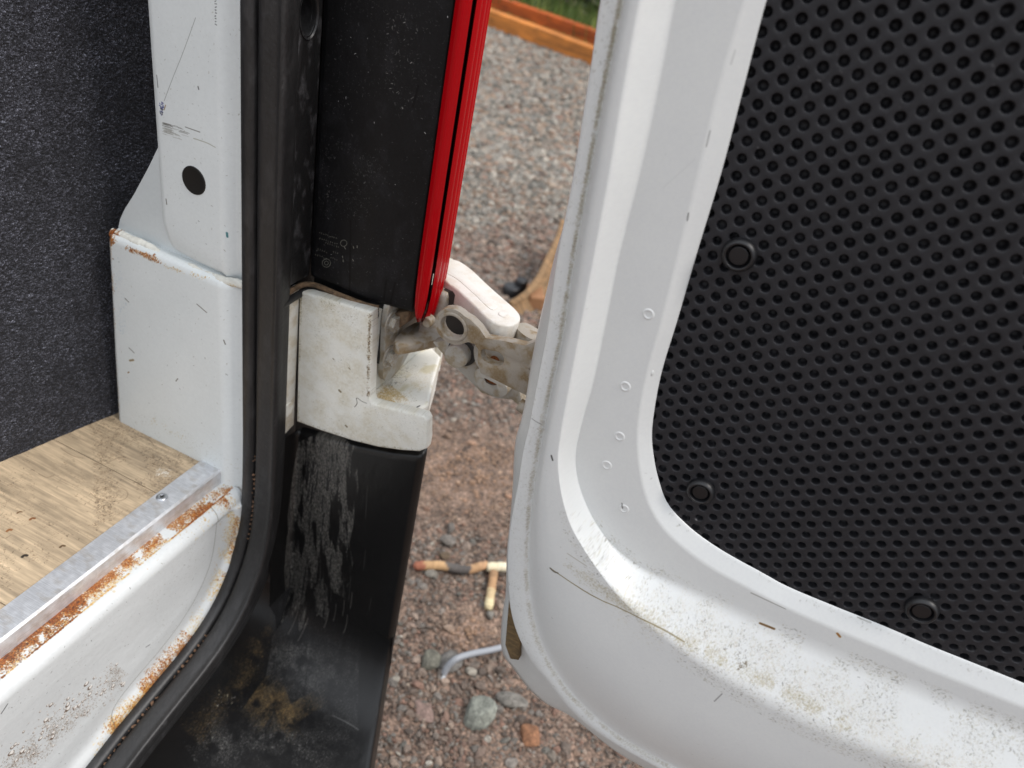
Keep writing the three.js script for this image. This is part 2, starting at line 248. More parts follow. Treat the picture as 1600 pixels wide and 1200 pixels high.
  const trimTex = surface({
    W: 1450, H: 2048, a: 'x', b: 'y', rect: RD, plane: 'z', val: Z,
    base: (u, v) => { const k = 9 * (fbm(u * 40, v * 40, 61) - 0.5) + 12 * (fbm(u * 500, v * 500, 62, 2) - 0.5); return [28 + k * 0.8, 28 + k * 0.8, 32 + k * 0.8]; },
    draw(x, P, S) {
      const R = rng(17), pale = ['#a9a9a9', '#c9c9c4', '#8b8b88', '#7a7670'];
      flecks(x, P, R, [[1060, 0], [1600, 0], [1600, 1100], [1040, 800]], 900, 0.7, S, pale, 0.5, 0.36); stain(x, P, R, [[1045, 760], [1080, 825], [1150, 868], [1300, 935], [1450, 1000], [1600, 1055]], 26, 5000, 0.7, S, ['#6d6a64', '#5c5a56', '#7d7a72'], 0.2, 1.6); for (let k = 0; k < 40; k++) { const a = 1150 + 430 * R(), b = 40 + 850 * R(), l = 6 + 22 * R(), t = R() * 6.3; scratch(x, P, [[a, b], [a + l * Math.cos(t) * 0.5, b + l * Math.sin(t) * 0.5 + 1.5], [a + l * Math.cos(t), b + l * Math.sin(t)]], 0.25, S, '#6a6a6c', 0.35); }
      flecks(x, P, R, [[1240, 70], [1330, 70], [1330, 140], [1240, 140]], 30, 0.9, S, pale, 0.8); flecks(x, P, R, [[1060, 790], [1160, 850], [1150, 880], [1050, 820]], 60, 0.9, S, pale, 0.6);
      flecks(x, P, R, [[1430, 640], [1500, 640], [1500, 740], [1430, 740]], 70, 1.6, S, ['#111', '#0b0b0b'], 0.9);
      scratch(x, P, [[1330, 957], [1380, 953], [1412, 955]], 0.25, S, '#b5b5b0', 0.5); scratch(x, P, [[1420, 965], [1430, 980], [1437, 950]], 0.25, S, '#b5b5b0', 0.5);
      scratch(x, P, [[1048, 795], [1075, 815], [1100, 838]], 0.4, S, '#8a8a86', 0.5); scratch(x, P, [[1095, 690], [1085, 705]], 0.5, S, '#777', 0.5); scratch(x, P, [[1560, 640], [1582, 652]], 0.5, S, '#777', 0.5);
    },
  });
  M.trim = phys({ map: trimTex, roughness: 0.6, specularIntensity: 0.8, bumpMap: fineBump, bumpScale: 0.0001 });
  mesh('trim_panel', g, M.trim, door).userData.label = 'black plastic panel with a honeycomb of round dimples';
  M.clip = std({ color: 0x111114, roughness: 0.42 });
  for (const [a, b, r] of [[1155, 398, 0.0106], [1095, 767, 0.0102], [1440, 952, 0.0108]]) {
    const c = on('z', Z + 0.001, a, b);
    mesh('clip', disc(c, 'z', r, 0.0042, [[0, 0.62], [0.5, 0.62], [0.56, 0.55], [0.58, 0.1], [0.66, 0.1], [0.69, 0.85], [0.74, 1], [0.84, 0.95], [0.95, 0.55], [1, 0.15], [1, -0.4]]), M.clip, door);
  }
}
// ---------------------------------------------------------------- cargo floor, edge strip, carpet
const FY = Y(-0.591);
{
  const RF = [-0.72, -0.43, -0.56, -0.1];
  const floorTex = surface({
    W: 900, H: 1400, a: 'x', b: 'z', rect: [RF[0], RF[1], -RF[3], -RF[2]].map((v, i) => v), plane: 'y', val: FY,
    base: (u, v) => {
      const z = v, g = fbm(u * 26, z * 900 + 6 * fbm(u * 9, z * 30, 3), 40, 4), h = fbm(u * 10, z * 60, 44, 4), f = fbm(u * 70, z * 300, 47, 3);
      let k = 0.66 + 0.34 * (g - 0.5) + 0.3 * (h - 0.5) + 0.25 * (f - 0.5);
      return [178 * k + 56, 158 * k + 50, 130 * k + 42];
    },
    draw(x, P0, S) {
      const P = (px, py) => { const p = on('y', FY, px, py); return [(p.x - RF[0]) / (RF[1] - RF[0]) * 900, (-RF[2] - (-p.z)) / (RF[3] - RF[2]) * 1400]; };
      const R = rng(23), dk = ['#3c2c1d', '#57422c', '#2b2018', '#6b5238'];
      const all = [[0, 725], [185, 645], [320, 722], [0, 930]];
      flecks(x, P, R, all, 9000, 0.9, S, dk, 0.55, 0.38); flecks(x, P, R, [[140, 660], [190, 640], [315, 725], [150, 830]], 14000, 1.0, S, dk, 0.6, 0.34);
      const loops = [[[150, 768], [165, 760], [190, 762], [202, 770], [195, 782], [170, 784], [150, 778], [141, 770]], [[95, 700], [110, 712], [130, 716]], [[205, 690], [215, 680], [232, 684], [240, 696]], [[170, 722], [188, 712], [205, 718]], [[60, 740], [72, 748], [85, 742]]];
      for (const l of loops) scratch(x, P, l, 0.6, S, '#4a3826', 0.45);
      for (const [a, b, w, c] of [[50, 810, 2.2, '#6b3a18'], [14, 828, 2.2, '#7d4a22'], [38, 868, 2.6, '#1c1712'], [97, 853, 2, '#4a3520'], [30, 800, 1.5, '#5a3d22']]) scratch(x, P, [[a - 3, b + 2], [a, b - 1], [a + 4, b]], w, S, c, 0.85);
      flecks(x, P, R, [[244, 733], [264, 733], [264, 744], [244, 744]], 60, 1.6, S, ['#f0ede6', '#dcd8d0'], 0.95);
    },
  });
  const mf = std({ map: floorTex, roughness: 0.55 });
  const cf = part('cargo_floor', van, 'brown wood-effect floor boards');
  const xr = -0.4585;
  for (const [z0, z1] of [[-0.56, -0.4196], [-0.419, -0.255], [-0.2544, -0.1], [-0.0994, 0.06]]) {
    const b = new RoundedBoxGeometry(0.27, 0.012, z1 - z0, 1, 0.0006); b.translate(xr - 0.135, FY - 0.006, (z0 + z1) / 2);
    const p = b.attributes.position, uv = b.attributes.uv; for (let i = 0; i < p.count; i++) uv.setXY(i, (p.getX(i) - RF[0]) / (RF[1] - RF[0]), 1 - (-RF[2] + p.getZ(i)) / (RF[3] - RF[2]));
    mesh('floor_board', b, mf, cf);
  }
  // aluminium edge strip
  const alu = (s, d) => tile(512, (u, v) => { const k = 0.9 + 0.2 * (fbm(u * 8, v * 300, s, 3) - 0.5) + 0.14 * (fbm(u * 14, v * 14, s + 4, 4) - 0.5), e = sst(0.45, 0.8, fbm(u * 9, v * 14, s + 9, 5)) * d * (0.4 + 1.2 * fbm(u * 120, v * 120, s + 12, 3)); return [(1 - e) * 232 * k + e * 150, (1 - e) * 234 * k + e * 134, (1 - e) * 238 * k + e * 112]; });
  M.alu = std({ map: alu(50, 0.22), metalness: 0.55, roughness: 0.42, bumpMap: fineBump, bumpScale: 0.0001 });
  const strip = part('edge_strip', van, 'scuffed aluminium edging strip');
  const sh = new THREE.Shape([[-0.458, -0.591], [-0.4345, -0.591], [-0.4325, -0.593], [-0.4325, -0.6105], [-0.4355, -0.6105], [-0.4355, -0.5945], [-0.458, -0.5945]].map(([a, b]) => new THREE.Vector2(a, b + CH + 0.0032)));
  let sg = new THREE.ExtrudeGeometry(sh, { depth: 0.54, bevelEnabled: true, bevelThickness: 0.0004, bevelSize: 0.0004, bevelOffset: -0.0004, bevelSegments: 1, steps: 1 }); sg.translate(0, 0, -0.4805);
  mesh('angle_bar', uvBox(sg, 0.08), M.alu, strip);
  const sc = on('y', FY + 0.0032, 253, 777), R = rng(3);
  const hd = disc(sc, 'y', 0.0056, 0.0016, [[0, 0.45], [0.4, 0.5], [0.45, 1], [0.7, 0.95], [0.92, 0.6], [1, 0]]);
  const k1 = new THREE.BoxGeometry(0.0042, 0.0009, 0.0009), k2 = new THREE.BoxGeometry(0.0009, 0.0009, 0.0042); k1.translate(sc.x, sc.y + 0.0009, sc.z); k2.translate(sc.x, sc.y + 0.00092, sc.z);
  const screw = mesh('screw', hd, std({ color: 0xb9bcc0, metalness: 0.85, roughness: 0.35 }), strip);
  mesh('screw_recess', [k1, k2], std({ color: 0x2c2a28, roughness: 0.8 }), strip);
  // carpeted panel
  const car = tile(1024, (u, v) => {
    const a = fbm(u * 420, v * 420, 70, 2), b = fbm(u * 190 + 4 * a, v * 190, 74, 3), c = fbm(u * 12, v * 12, 77, 3), w = Math.pow(Math.max(0, a * 0.6 + b * 0.6 - 0.38) * 1.7, 2.2) * (0.55 + 0.9 * c);
    return [14 + 138 * w, 14 + 141 * w, 18 + 152 * w];
  }, true, (x) => { const R = rng(9); x.lineCap = 'round'; for (let k = 0; k < 60000; k++) { const a = R() * 1024, b = R() * 1024, l = 1.5 + 3 * R(), t = R() * 6.3; x.globalAlpha = 0.15 + 0.5 * R() * R(); x.strokeStyle = R() < 0.45 ? '#0d0d10' : R() < 0.9 ? '#6d6f78' : '#b9bcc6'; x.lineWidth = 0.7 + 0.7 * R(); x.beginPath(); x.moveTo(a, b); x.quadraticCurveTo(a + Math.cos(t) * l, b + Math.sin(t) * l, a + Math.cos(t + 0.9) * l * 1.6, b + Math.sin(t + 0.9) * l * 1.6); x.stroke(); } });
  const carB = tile(512, (u, v) => { const t = 255 * fbm(u * 130, v * 130, 70, 3); return [t, t, t]; }, false);
  M.carpet = std({ map: car, roughness: 1, bumpMap: carB, bumpScale: 0.0022 });
  const a = on('y', FY, 187, 644), b = on('y', FY, 0, 722), dir = V().subVectors(b, a).setY(0).normalize();
  const n = V(-dir.z, 0, dir.x); if (n.x < 0) n.negate();
  const H = 0.85, rows = [], cols = 90, rw = 60;
  for (let i = 0; i <= rw; i++) { const r = []; for (let j = 0; j <= cols; j++) { const s = -0.24 + j / cols * 0.48, h = i / rw * H - 0.02, w = 0.0022 * (fbm(s * 40, h * 40, 55) - 0.5) + 0.002 * (fbm(s * 250, h * 250, 58, 2) - 0.5); r.push(V(a.x + dir.x * s + n.x * w, FY + h, a.z + dir.z * s + n.z * w)); } rows.push(r); }
  const cg = loft(rows, true); { const p = cg.attributes.position, uv = new Float32Array(p.count * 2); for (let i = 0; i < p.count; i++) { const s = (p.getX(i) - a.x) * dir.x + (p.getZ(i) - a.z) * dir.z; uv[2 * i] = s / 0.22; uv[2 * i + 1] = p.getY(i) / 0.22; } cg.setAttribute('uv', new THREE.BufferAttribute(uv, 2)); }
  mesh('carpet_panel', cg, M.carpet, van).userData.label = 'charcoal carpet lined panel';
  const bk = new THREE.BoxGeometry(0.4, H, 0.016); bk.rotateY(Math.atan2(-dir.z, dir.x)); bk.translate(a.x + dir.x * 0.03 - n.x * 0.012, FY - 0.02 + H / 2, a.z + dir.z * 0.03 - n.z * 0.012);
  mesh('panel_board', bk, std({ color: 0x6b5238, roughness: 0.8 }), van);
  const tuft = []; for (let k = 0; k < 9; k++) { const g = new THREE.IcosahedronGeometry(0.0006 + 0.0012 * R(), 0); const c = on('z', -0.375, 4 + 14 * R(), 506 + 14 * R()); const s = (c.z - a.z) / dir.z; g.translate(a.x + dir.x * s + n.x * 0.003, c.y, c.z); tuft.push(g); }
  mesh('lint', tuft, std({ color: 0xcfcfcf, roughness: 1 }), van);
}
// ---------------------------------------------------------------- door pillar: upper panel, gusset, lower box
{
  const RP = [-0.6, -0.36, Y(-0.68), Y(0.05)];
  const pillarTex = surface({
    W: 680, H: 2048, a: 'x', b: 'y', rect: RP, plane: 'z', val: -0.482,
    base: (u, v) => { const k = 7 * (fbm(u * 25, v * 25, 81) - 0.5) + 6 * (fbm(u * 500, v * 500, 83, 2) - 0.5); return [218 + k, 223 + k, 223 + k]; },
    draw(x, P, S) {
      const R = rng(31), dk = ['#3d3a34', '#5d5648', '#2a2a2a', '#7b735f'], rust = ['#7a3d12', '#9a5518', '#5b2c10', '#b9772e', '#8a4a16'];
      const box = [[175, 370], [378, 450], [372, 790], [188, 645]], up = [[235, 0], [374, 0], [378, 440], [260, 395]];
      flecks(x, P, R, up, 420, 0.7, S, dk, 0.55); flecks(x, P, R, box, 500, 0.8, S, dk, 0.55);
      flecks(x, P, R, [[188, 600], [372, 720], [372, 795], [188, 655]], 5200, 0.8, S, ['#8d8672', '#776f57', '#a49c84', '#5b5442'], 0.42, 0.42);
      flecks(x, P, R, [[362, 0], [376, 0], [378, 440], [366, 440]], 500, 0.7, S, dk, 0.5, 0.35);
      stain(x, P, R, [[176, 380], [180, 480], [184, 560], [187, 640]], 5, 1400, 0.9, S, [...rust, '#c9b98a'], 0.5, 1.4);
      stain(x, P, R, [[182, 400], [190, 440], [194, 520]], 12, 900, 1.1, S, ['#9fb3c4', '#8ea9bf', '#a9bcc9'], 0.18, 1);
      stain(x, P, R, [[172, 368], [182, 380]], 7, 500, 1, S, rust, 0.7, 0.4);
      stain(x, P, R, [[200, 385], [240, 400], [256, 411]], 4, 900, 0.9, S, rust, 0.7, 0.3); stain(x, P, R, [[260, 413], [330, 436]], 3, 300, 0.7, S, ['#b98a3c', '#a5752c'], 0.5, 1.4);
      stain(x, P, R, [[240, 655], [290, 680]], 8, 500, 0.8, S, ['#9a8350', '#85703f', '#b59c68'], 0.4, 1.2);
      scratch(x, P, [[303, 28], [285, 80], [268, 120], [254, 158]], 0.35, S, '#565652', 0.8);
      for (let k = 0; k < 60; k++) { const a = 250 + 34 * R() * R(), b = 191 + 19 * R() + (a - 250) * 0.28, l = 3 + 12 * R(); scratch(x, P, [[a, b], [a + l * 0.5, b + l * 0.12], [a + l, b + l * 0.3]], 0.2 + 0.45 * R(), S, b < 199 + (a - 250) * 0.28 ? '#4d4b45' : '#8a8880', 0.25 + 0.4 * R()); }
      scratch(x, P, [[287, 199], [310, 207]], 0.7, S, '#55534c', 0.8); scratch(x, P, [[300, 217], [318, 222], [334, 231]], 0.7, S, '#8a8675', 0.7);
      for (let k = 0; k < 26; k++) { const a = 246 + 5 * R(), b = 160 + 20 * R(); scratch(x, P, [[a, b], [a + 3 * R(), b + 3 * R()]], 0.7, S, R() < 0.6 ? '#3a4177' : '#333', 0.8); }
      scratch(x, P, [[254, 172], [256, 165]], 0.8, S, '#7a5b30', 0.8); scratch(x, P, [[242, 118], [244, 137]], 0.8, S, '#333', 0.7); scratch(x, P, [[307, 136], [308, 140]], 1.1, S, '#444', 0.8);
      scratch(x, P, [[350, 366], [350.5, 372]], 1.8, S, '#2f6d74', 0.9);
      for (const l of [[[206, 541], [214, 549]], [[279, 593], [282, 589]], [[312, 473], [327, 486]], [[200, 464], [206, 470]], [[257, 312], [258, 320]], [[352, 530], [354, 537]]]) scratch(x, P, l, 1, S, '#4b463c', 0.8);
      scratch(x, P, [[207, 561], [213, 560]], 2.2, S, '#7a6238', 0.7); scratch(x, P, [[204, 580], [206, 579]], 1.3, S, '#7a5628', 0.8);
      for (let k = 0; k < 9; k++) { const b = 1 + k * 4.6; for (let e = 0; e < 3; e++) scratch(x, P, [[332.5 + 3 * R(), b + 2.2 * R()], [332.5 + 3 * R(), b + 2.2 * R()]], 0.4, S, '#3a3b3d', 0.7); }   // tiny stamped print, illegible in the photograph
    },
  });
  M.pillar = phys({ map: pillarTex, roughness: 0.42, clearcoat: 0.3, clearcoatRoughness: 0.3 });
  const col = (prof, ys) => loft(ys.map(([y, dx, dz]) => prof.map(([x, z, f]) => V(x + (dx || 0) * (f ?? 1), Y(y), z + (dz || 0)))));
  // upper pressed panel with its rounded foot
  const up = [[-0.499, -0.512], [-0.4985, -0.492], [-0.4972, -0.487], [-0.4945, -0.4845], [-0.49, -0.4838], [-0.46, -0.4836], [-0.432, -0.4838], [-0.4275, -0.4845], [-0.4235, -0.4862], [-0.4195, -0.4888], [-0.4165, -0.4902], [-0.412, -0.491], [-0.403, -0.4915], [-0.395, -0.494]];
  const foot = [[0.35, 0], [0.1, 0], [-0.1, 0], [-0.2, 0], [-0.28, 0], [-0.33, 0], [-0.342, 0.0004], [-0.349, 0.001], [-0.354, 0.0022], [-0.3572, 0.0045], [-0.3585, 0.0085], [-0.359, 0.02]];
  const ug = loft(foot.map(([y, d]) => up.map(([x, z]) => { const r = x < -0.47 ? Math.max(0, (-0.335 - y)) * 0.35 : 0; return V(x + r, Y(y + (x > -0.43 ? -0.003 : 0.004 * sst(-0.43, -0.5, x))), z - d); })));
  mesh('pillar_panel', uvPlane(ug, 'x', 'y', RP), M.pillar, van);
  const gs = pxs('z', -0.4925, [[249, 222], [232, 258], [208, 303], [194, 325], [186, 342], [181, 368], [385, 452], [385, 260], [320, 240]]);
  mesh('gusset', uvPlane(plate('z', gs, 0.012, 0.002), 'x', 'y', RP), M.pillar, van);
  // lower box
  const lo = [[-0.558, -0.56, 1], [-0.5585, -0.50, 1], [-0.5583, -0.484, 1], [-0.557, -0.4802, 1], [-0.5535, -0.4785, 0.95], [-0.52, -0.4782, 0.8], [-0.46, -0.4784, 0.3], [-0.432, -0.4786, 0], [-0.4275, -0.4792, 0], [-0.423, -0.481, 0], [-0.4185, -0.4838, 0], [-0.4145, -0.486, 0], [-0.41, -0.4872, 0], [-0.402, -0.488, 0], [-0.394, -0.49, 0]];
  const rows = [[-0.3605, 0, -0.02], [-0.3595, 0, -0.008], [-0.3602, 0, -0.0035], [-0.3625, 0, -0.0008], [-0.368, -0.0005, 0], [-0.42, -0.004, 0], [-0.5, -0.01, 0], [-0.6, -0.0165, 0], [-0.66, -0.018, 0]];
  mesh('pillar_box', uvPlane(col(lo, rows), 'x', 'y', RP), M.pillar, van).userData.label = 'white boxed pillar foot with rust on its inner edge';
  // brushed seam sealer on top of the box
  const R = rng(41), path = spline(pxs('z', -0.4835, [[173, 364], [205, 376], [240, 394], [262, 408], [300, 421], [340, 436], [380, 447]]), 120), rr = [];
  for (let k = 0; k <= 10; k++) { const t = k / 10 * Math.PI * 1.25 - 0.3; rr.push(path.map((p, i) => { const w = 0.0036 * (0.7 + 0.7 * fbm(i * 0.11, k * 0.25, 43, 3)), e = 0.0009 * (vn(i * 0.9, k * 0.7, 47) - 0.5); return V(p.x, p.y + Math.cos(t) * w * 1.15 + e - 0.0005, p.z - 0.002 + Math.sin(t) * w + e); })); }
  const sl = surface({ W: 1024, H: 128, a: 'x', b: 'y', rect: [-0.56, -0.395, Y(-0.375), Y(-0.345)], plane: 'z', val: -0.4835, base: (u, v) => { const k = 22 * (fbm(u * 60, v * 900, 49) - 0.5); return [214 + k, 213 + k, 204 + k]; }, draw(x, P, S) { const R = rng(57); stain(x, P, R, [[172, 362], [184, 374]], 8, 900, 1, S, ['#7a3d12', '#9a5518', '#5b2c10'], 0.6, 0.4); stain(x, P, R, [[200, 384], [240, 401], [256, 412]], 5, 1200, 0.8, S, ['#7a3d12', '#9a5518', '#5b2c10', '#3b2010'], 0.7, 0.5); stain(x, P, R, [[255, 412], [285, 422], [330, 438], [378, 451]], 4, 700, 0.7, S, ['#b98a3c', '#8a6a30', '#c9a860'], 0.55, 1.2); } });
  mesh('sealant_bead', uvPlane(loft(rr, true), 'x', 'y', [-0.56, -0.395, Y(-0.375), Y(-0.345)]), std({ map: sl, roughness: 0.6 }), van);
  const pc = on('z', -0.4836, 303, 282);
  mesh('rubber_plug', disc(pc, 'z', 0.0122, 0.0008, [[0, 0.2], [0.8, 0.3], [0.92, 1], [1, 0.6], [1.02, -0.5]]), std({ color: 0x0c0b0a, roughness: 0.5 }), van);
}
// ---------------------------------------------------------------- sill below the floor edge
const sealPath = [[0.4, -0.485], [0.1, -0.485], [-0.2, -0.485], [-0.45, -0.485], [-0.56, -0.4845], [-0.62, -0.4815], [-0.665, -0.4735], [-0.7, -0.459], [-0.732, -0.436], [-0.752, -0.41], [-0.765, -0.378], [-0.774, -0.34], [-0.786, -0.29], [-0.799, -0.25], [-0.812, -0.2], [-0.83, -0.1], [-0.835, 0.04]];
const sp3 = spline(sealPath.map(([y, z]) => V(0, Y(y), z)), 260);
const spn = sp3.map((p, i) => { const a = sp3[Math.max(0, i - 1)], b = sp3[Math.min(259, i + 1)], t = V().subVectors(b, a).normalize(); return V(0, t.z < 0 ? -Math.abs(t.z) : -t.z, t.y).normalize(); });   // outwards, away from the opening
function sweepSeal(prof, i0 = 0, i1 = 259) { return loft(prof.map(([x, n]) => { const r = []; for (let i = i0; i <= i1; i++) r.push(V(x, sp3[i].y + spn[i].y * n, sp3[i].z + spn[i].z * n)); return r; }), true); }
{
  const LW = 0.03, LR = 0.012, X1 = -0.406, YL = Y(-0.6075), LEN0 = LW + LR * Math.PI / 2;   // ledge under the strip, roll, riser
  const RS = [-0.5, 0.06, -0.3, 0];
  const sillP = (px, py) => { const q = on('y', YL, px, py); if (q.x < X1 - LR) return [q.z, -(q.x - (X1 - LR - LW))]; const p = on('x', X1, px, py); return [p.z, p.y > YL - LR ? -(LW + LR * Math.PI / 2 * Math.min(1, Math.max(0, (YL - p.y) / LR))) : -(LEN0 + YL - LR - p.y)]; };
  const sillTex = surface({
    W: 2000, H: 1070, a: 'z', b: 'y', rect: RS, plane: 'x', val: -0.41,
    base: (u, v) => { const k = 7 * (fbm(u * 25, v * 25, 101) - 0.5) + 7 * (fbm(u * 500, v * 500, 103, 2) - 0.5); return [200 + k, 203 + k, 203 + k]; },
    draw(x, P0, S) {
      const P = (px, py) => { const [z, l] = sillP(px, py); return [(z - RS[0]) / (RS[1] - RS[0]) * 2000, (RS[3] - l) / (RS[3] - RS[2]) * 1070]; };
      const R = rng(61), dk = ['#3d3a34', '#5d5648', '#2a2a2a'], rust = ['#7a3d10', '#9c5414', '#5b2a0c', '#b06a1c', '#8a4610', '#6d330d'], halo = ['#c79a4a', '#b5843a', '#d6b46c', '#a87430'];
      const top = [[366, 775], [345, 784], [300, 812], [250, 846], [180, 900], [110, 950], [50, 995], [-40, 1058]];
      stain(x, P, R, top, 26, 12000, 1.5, S, halo, 0.3, 1.2); stain(x, P, R, top.map(([a, b]) => [a, b - 8]), 15, 26000, 1.0, S, rust, 0.5, 0.55);
      stain(x, P, R, [[130, 935], [60, 985], [-20, 1045]], 24, 11000, 1.2, S, [...rust, '#43200a', '#3a1c0a'], 0.55, 0.2); stain(x, P, R, [[362, 790], [340, 786], [300, 812]], 10, 4000, 1.2, S, rust, 0.6, 0.4);
      const rim = [[366, 800], [362, 850], [350, 895], [330, 945], [300, 990], [270, 1030], [235, 1075], [205, 1110], [178, 1145], [150, 1185]];
      stain(x, P, R, rim, 13, 14000, 1.1, S, [...halo, '#b9ab7e'], 0.42, 0.3); stain(x, P, R, [[300, 995], [275, 1030], [245, 1066], [225, 1085]], 16, 13000, 1.1, S, rust, 0.6, -0.6); stain(x, P, R, [[240, 1075], [205, 1112], [176, 1150]], 15, 7000, 1.1, S, [...halo, '#a86a24'], 0.5, -0.4);
      stain(x, P, R, [[225, 1085], [200, 1110], [178, 1130], [172, 1150]], 9, 3500, 1, S, [...rust, ...halo], 0.5, 0.5); stain(x, P, R, [[368, 800], [362, 870], [340, 925]], 5, 1500, 0.9, S, [...rust, '#4b4436'], 0.6, 0.9);
      flecks(x, P, R, [[0, 1100], [350, 800], [360, 880], [170, 1130], [100, 1200], [0, 1200]], 2600, 0.8, S, dk, 0.55, 0.3);
      flecks(x, P, R, [[220, 880], [330, 800], [330, 900], [250, 1010]], 1500, 0.8, S, ['#7b7564', '#5d5848'], 0.5, 0.35);
      stain(x, P, R, [[190, 1045], [170, 1075], [140, 1105], [95, 1135], [50, 1180], [0, 1215]], 20, 9000, 0.8, S, ['#5e4a38', '#7a624c', '#493a2d', '#8b765e'], 0.4, 1.5);
      for (let k = 0; k < 260; k++) { const t = R(), w = 34 * (R() + R() - 1), a = 190 - 190 * t + w * 0.6, b = 1045 + 165 * t + w * 0.8 + 8 * Math.sin(t * 9), [cx, cy] = P(a, b), r = (0.5 + 3.0 * R() * R() * R()) / 1000 * S; x.globalAlpha = 0.9; x.fillStyle = '#5e4a3a'; x.beginPath(); x.ellipse(cx + r * 0.2, cy + r * 0.2, r * 1.2, r, R() * 3, 0, 6.3); x.fill(); x.fillStyle = '#eeede9'; x.beginPath(); for (let e = 0; e < 8; e++) { const q = r * (0.6 + 0.5 * R()); x.lineTo(cx + q * Math.cos(e * 0.785), cy + q * Math.sin(e * 0.785)); } x.fill(); } x.globalAlpha = 1;
      scratch(x, P, [[343, 800], [338, 850], [325, 900], [295, 960], [255, 1015], [215, 1060], [180, 1105], [174, 1130], [178, 1155]], 0.8, S, '#6a675e', 0.75);
      scratch(x, P, [[2, 1115], [12, 1100]], 1, S, '#333', 0.8); scratch(x, P, [[230, 1012], [236, 1008]], 1, S, '#444', 0.8);
    },
  });
  M.sill = phys({ map: sillTex, bumpMap: fineBump, bumpScale: 0.0002, roughness: 0.45, clearcoat: 0.2, clearcoatRoughness: 0.35 });
  // a pressed riser: rolls out from below the strip, drops, and rises again to the lip that carries the seal
  const zs = []; for (let k = 0; k <= 110; k++) zs.push(-0.4835 + 0.53 * k / 110);
  const lipY = (z) => { let b = sp3[0], m = 1e9; for (let i = 60; i < 260; i++) { const d = Math.abs(sp3[i].z - z) + (sp3[i].y > Y(-0.56) ? 1 : 0); if (d < m) { m = d; b = sp3[i]; } } return b.y; };
  const lens = [], rows = zs.map((z) => {
    const r = [], le = []; const put = (x, y, l) => { r.push(V(x, y, z)); le.push(-l); };
    for (let k = 0; k <= 6; k++) put(X1 - LR - LW + LW * k / 6, YL + 0.0015 * (1 - k / 6), LW * k / 6);
    for (let k = 1; k <= 8; k++) { const t = k / 8 * Math.PI / 2; put(X1 - LR + LR * Math.sin(t), YL - LR + LR * Math.cos(t), LW + LR * t); }
    const yl = lipY(z), y1 = Math.max(yl - 0.012, Y(-0.86)), H = YL - LR - y1;
    for (let k = 1; k <= 44; k++) { const y = YL - LR - H * k / 44, gap = Math.min(y - yl, z + 0.4835); let x = X1; x += 0.0035 * (1 - sst(0.012, 0.02, gap)); x -= 0.0022 * sst(0.016, 0.026, gap) * (1 - sst(0.03, 0.06, gap)); x -= 0.0015 * sst(0.03, 0.08, YL - y) * sst(0.03, 0.07, gap); put(x, y, LEN0 + YL - LR - y); }
    lens.push(...le); return r;
  });
  const sg = loft(rows, true), spo = sg.attributes.position, suv = new Float32Array(spo.count * 2); for (let i = 0; i < spo.count; i++) { suv[2 * i] = (spo.getZ(i) - RS[0]) / (RS[1] - RS[0]); suv[2 * i + 1] = (lens[i] - RS[2]) / (RS[3] - RS[2]); } sg.setAttribute('uv', new THREE.BufferAttribute(suv, 2));
  mesh('sill_panel', sg, M.sill, van).userData.label = 'white sill with rust along the floor edge and seal';
}
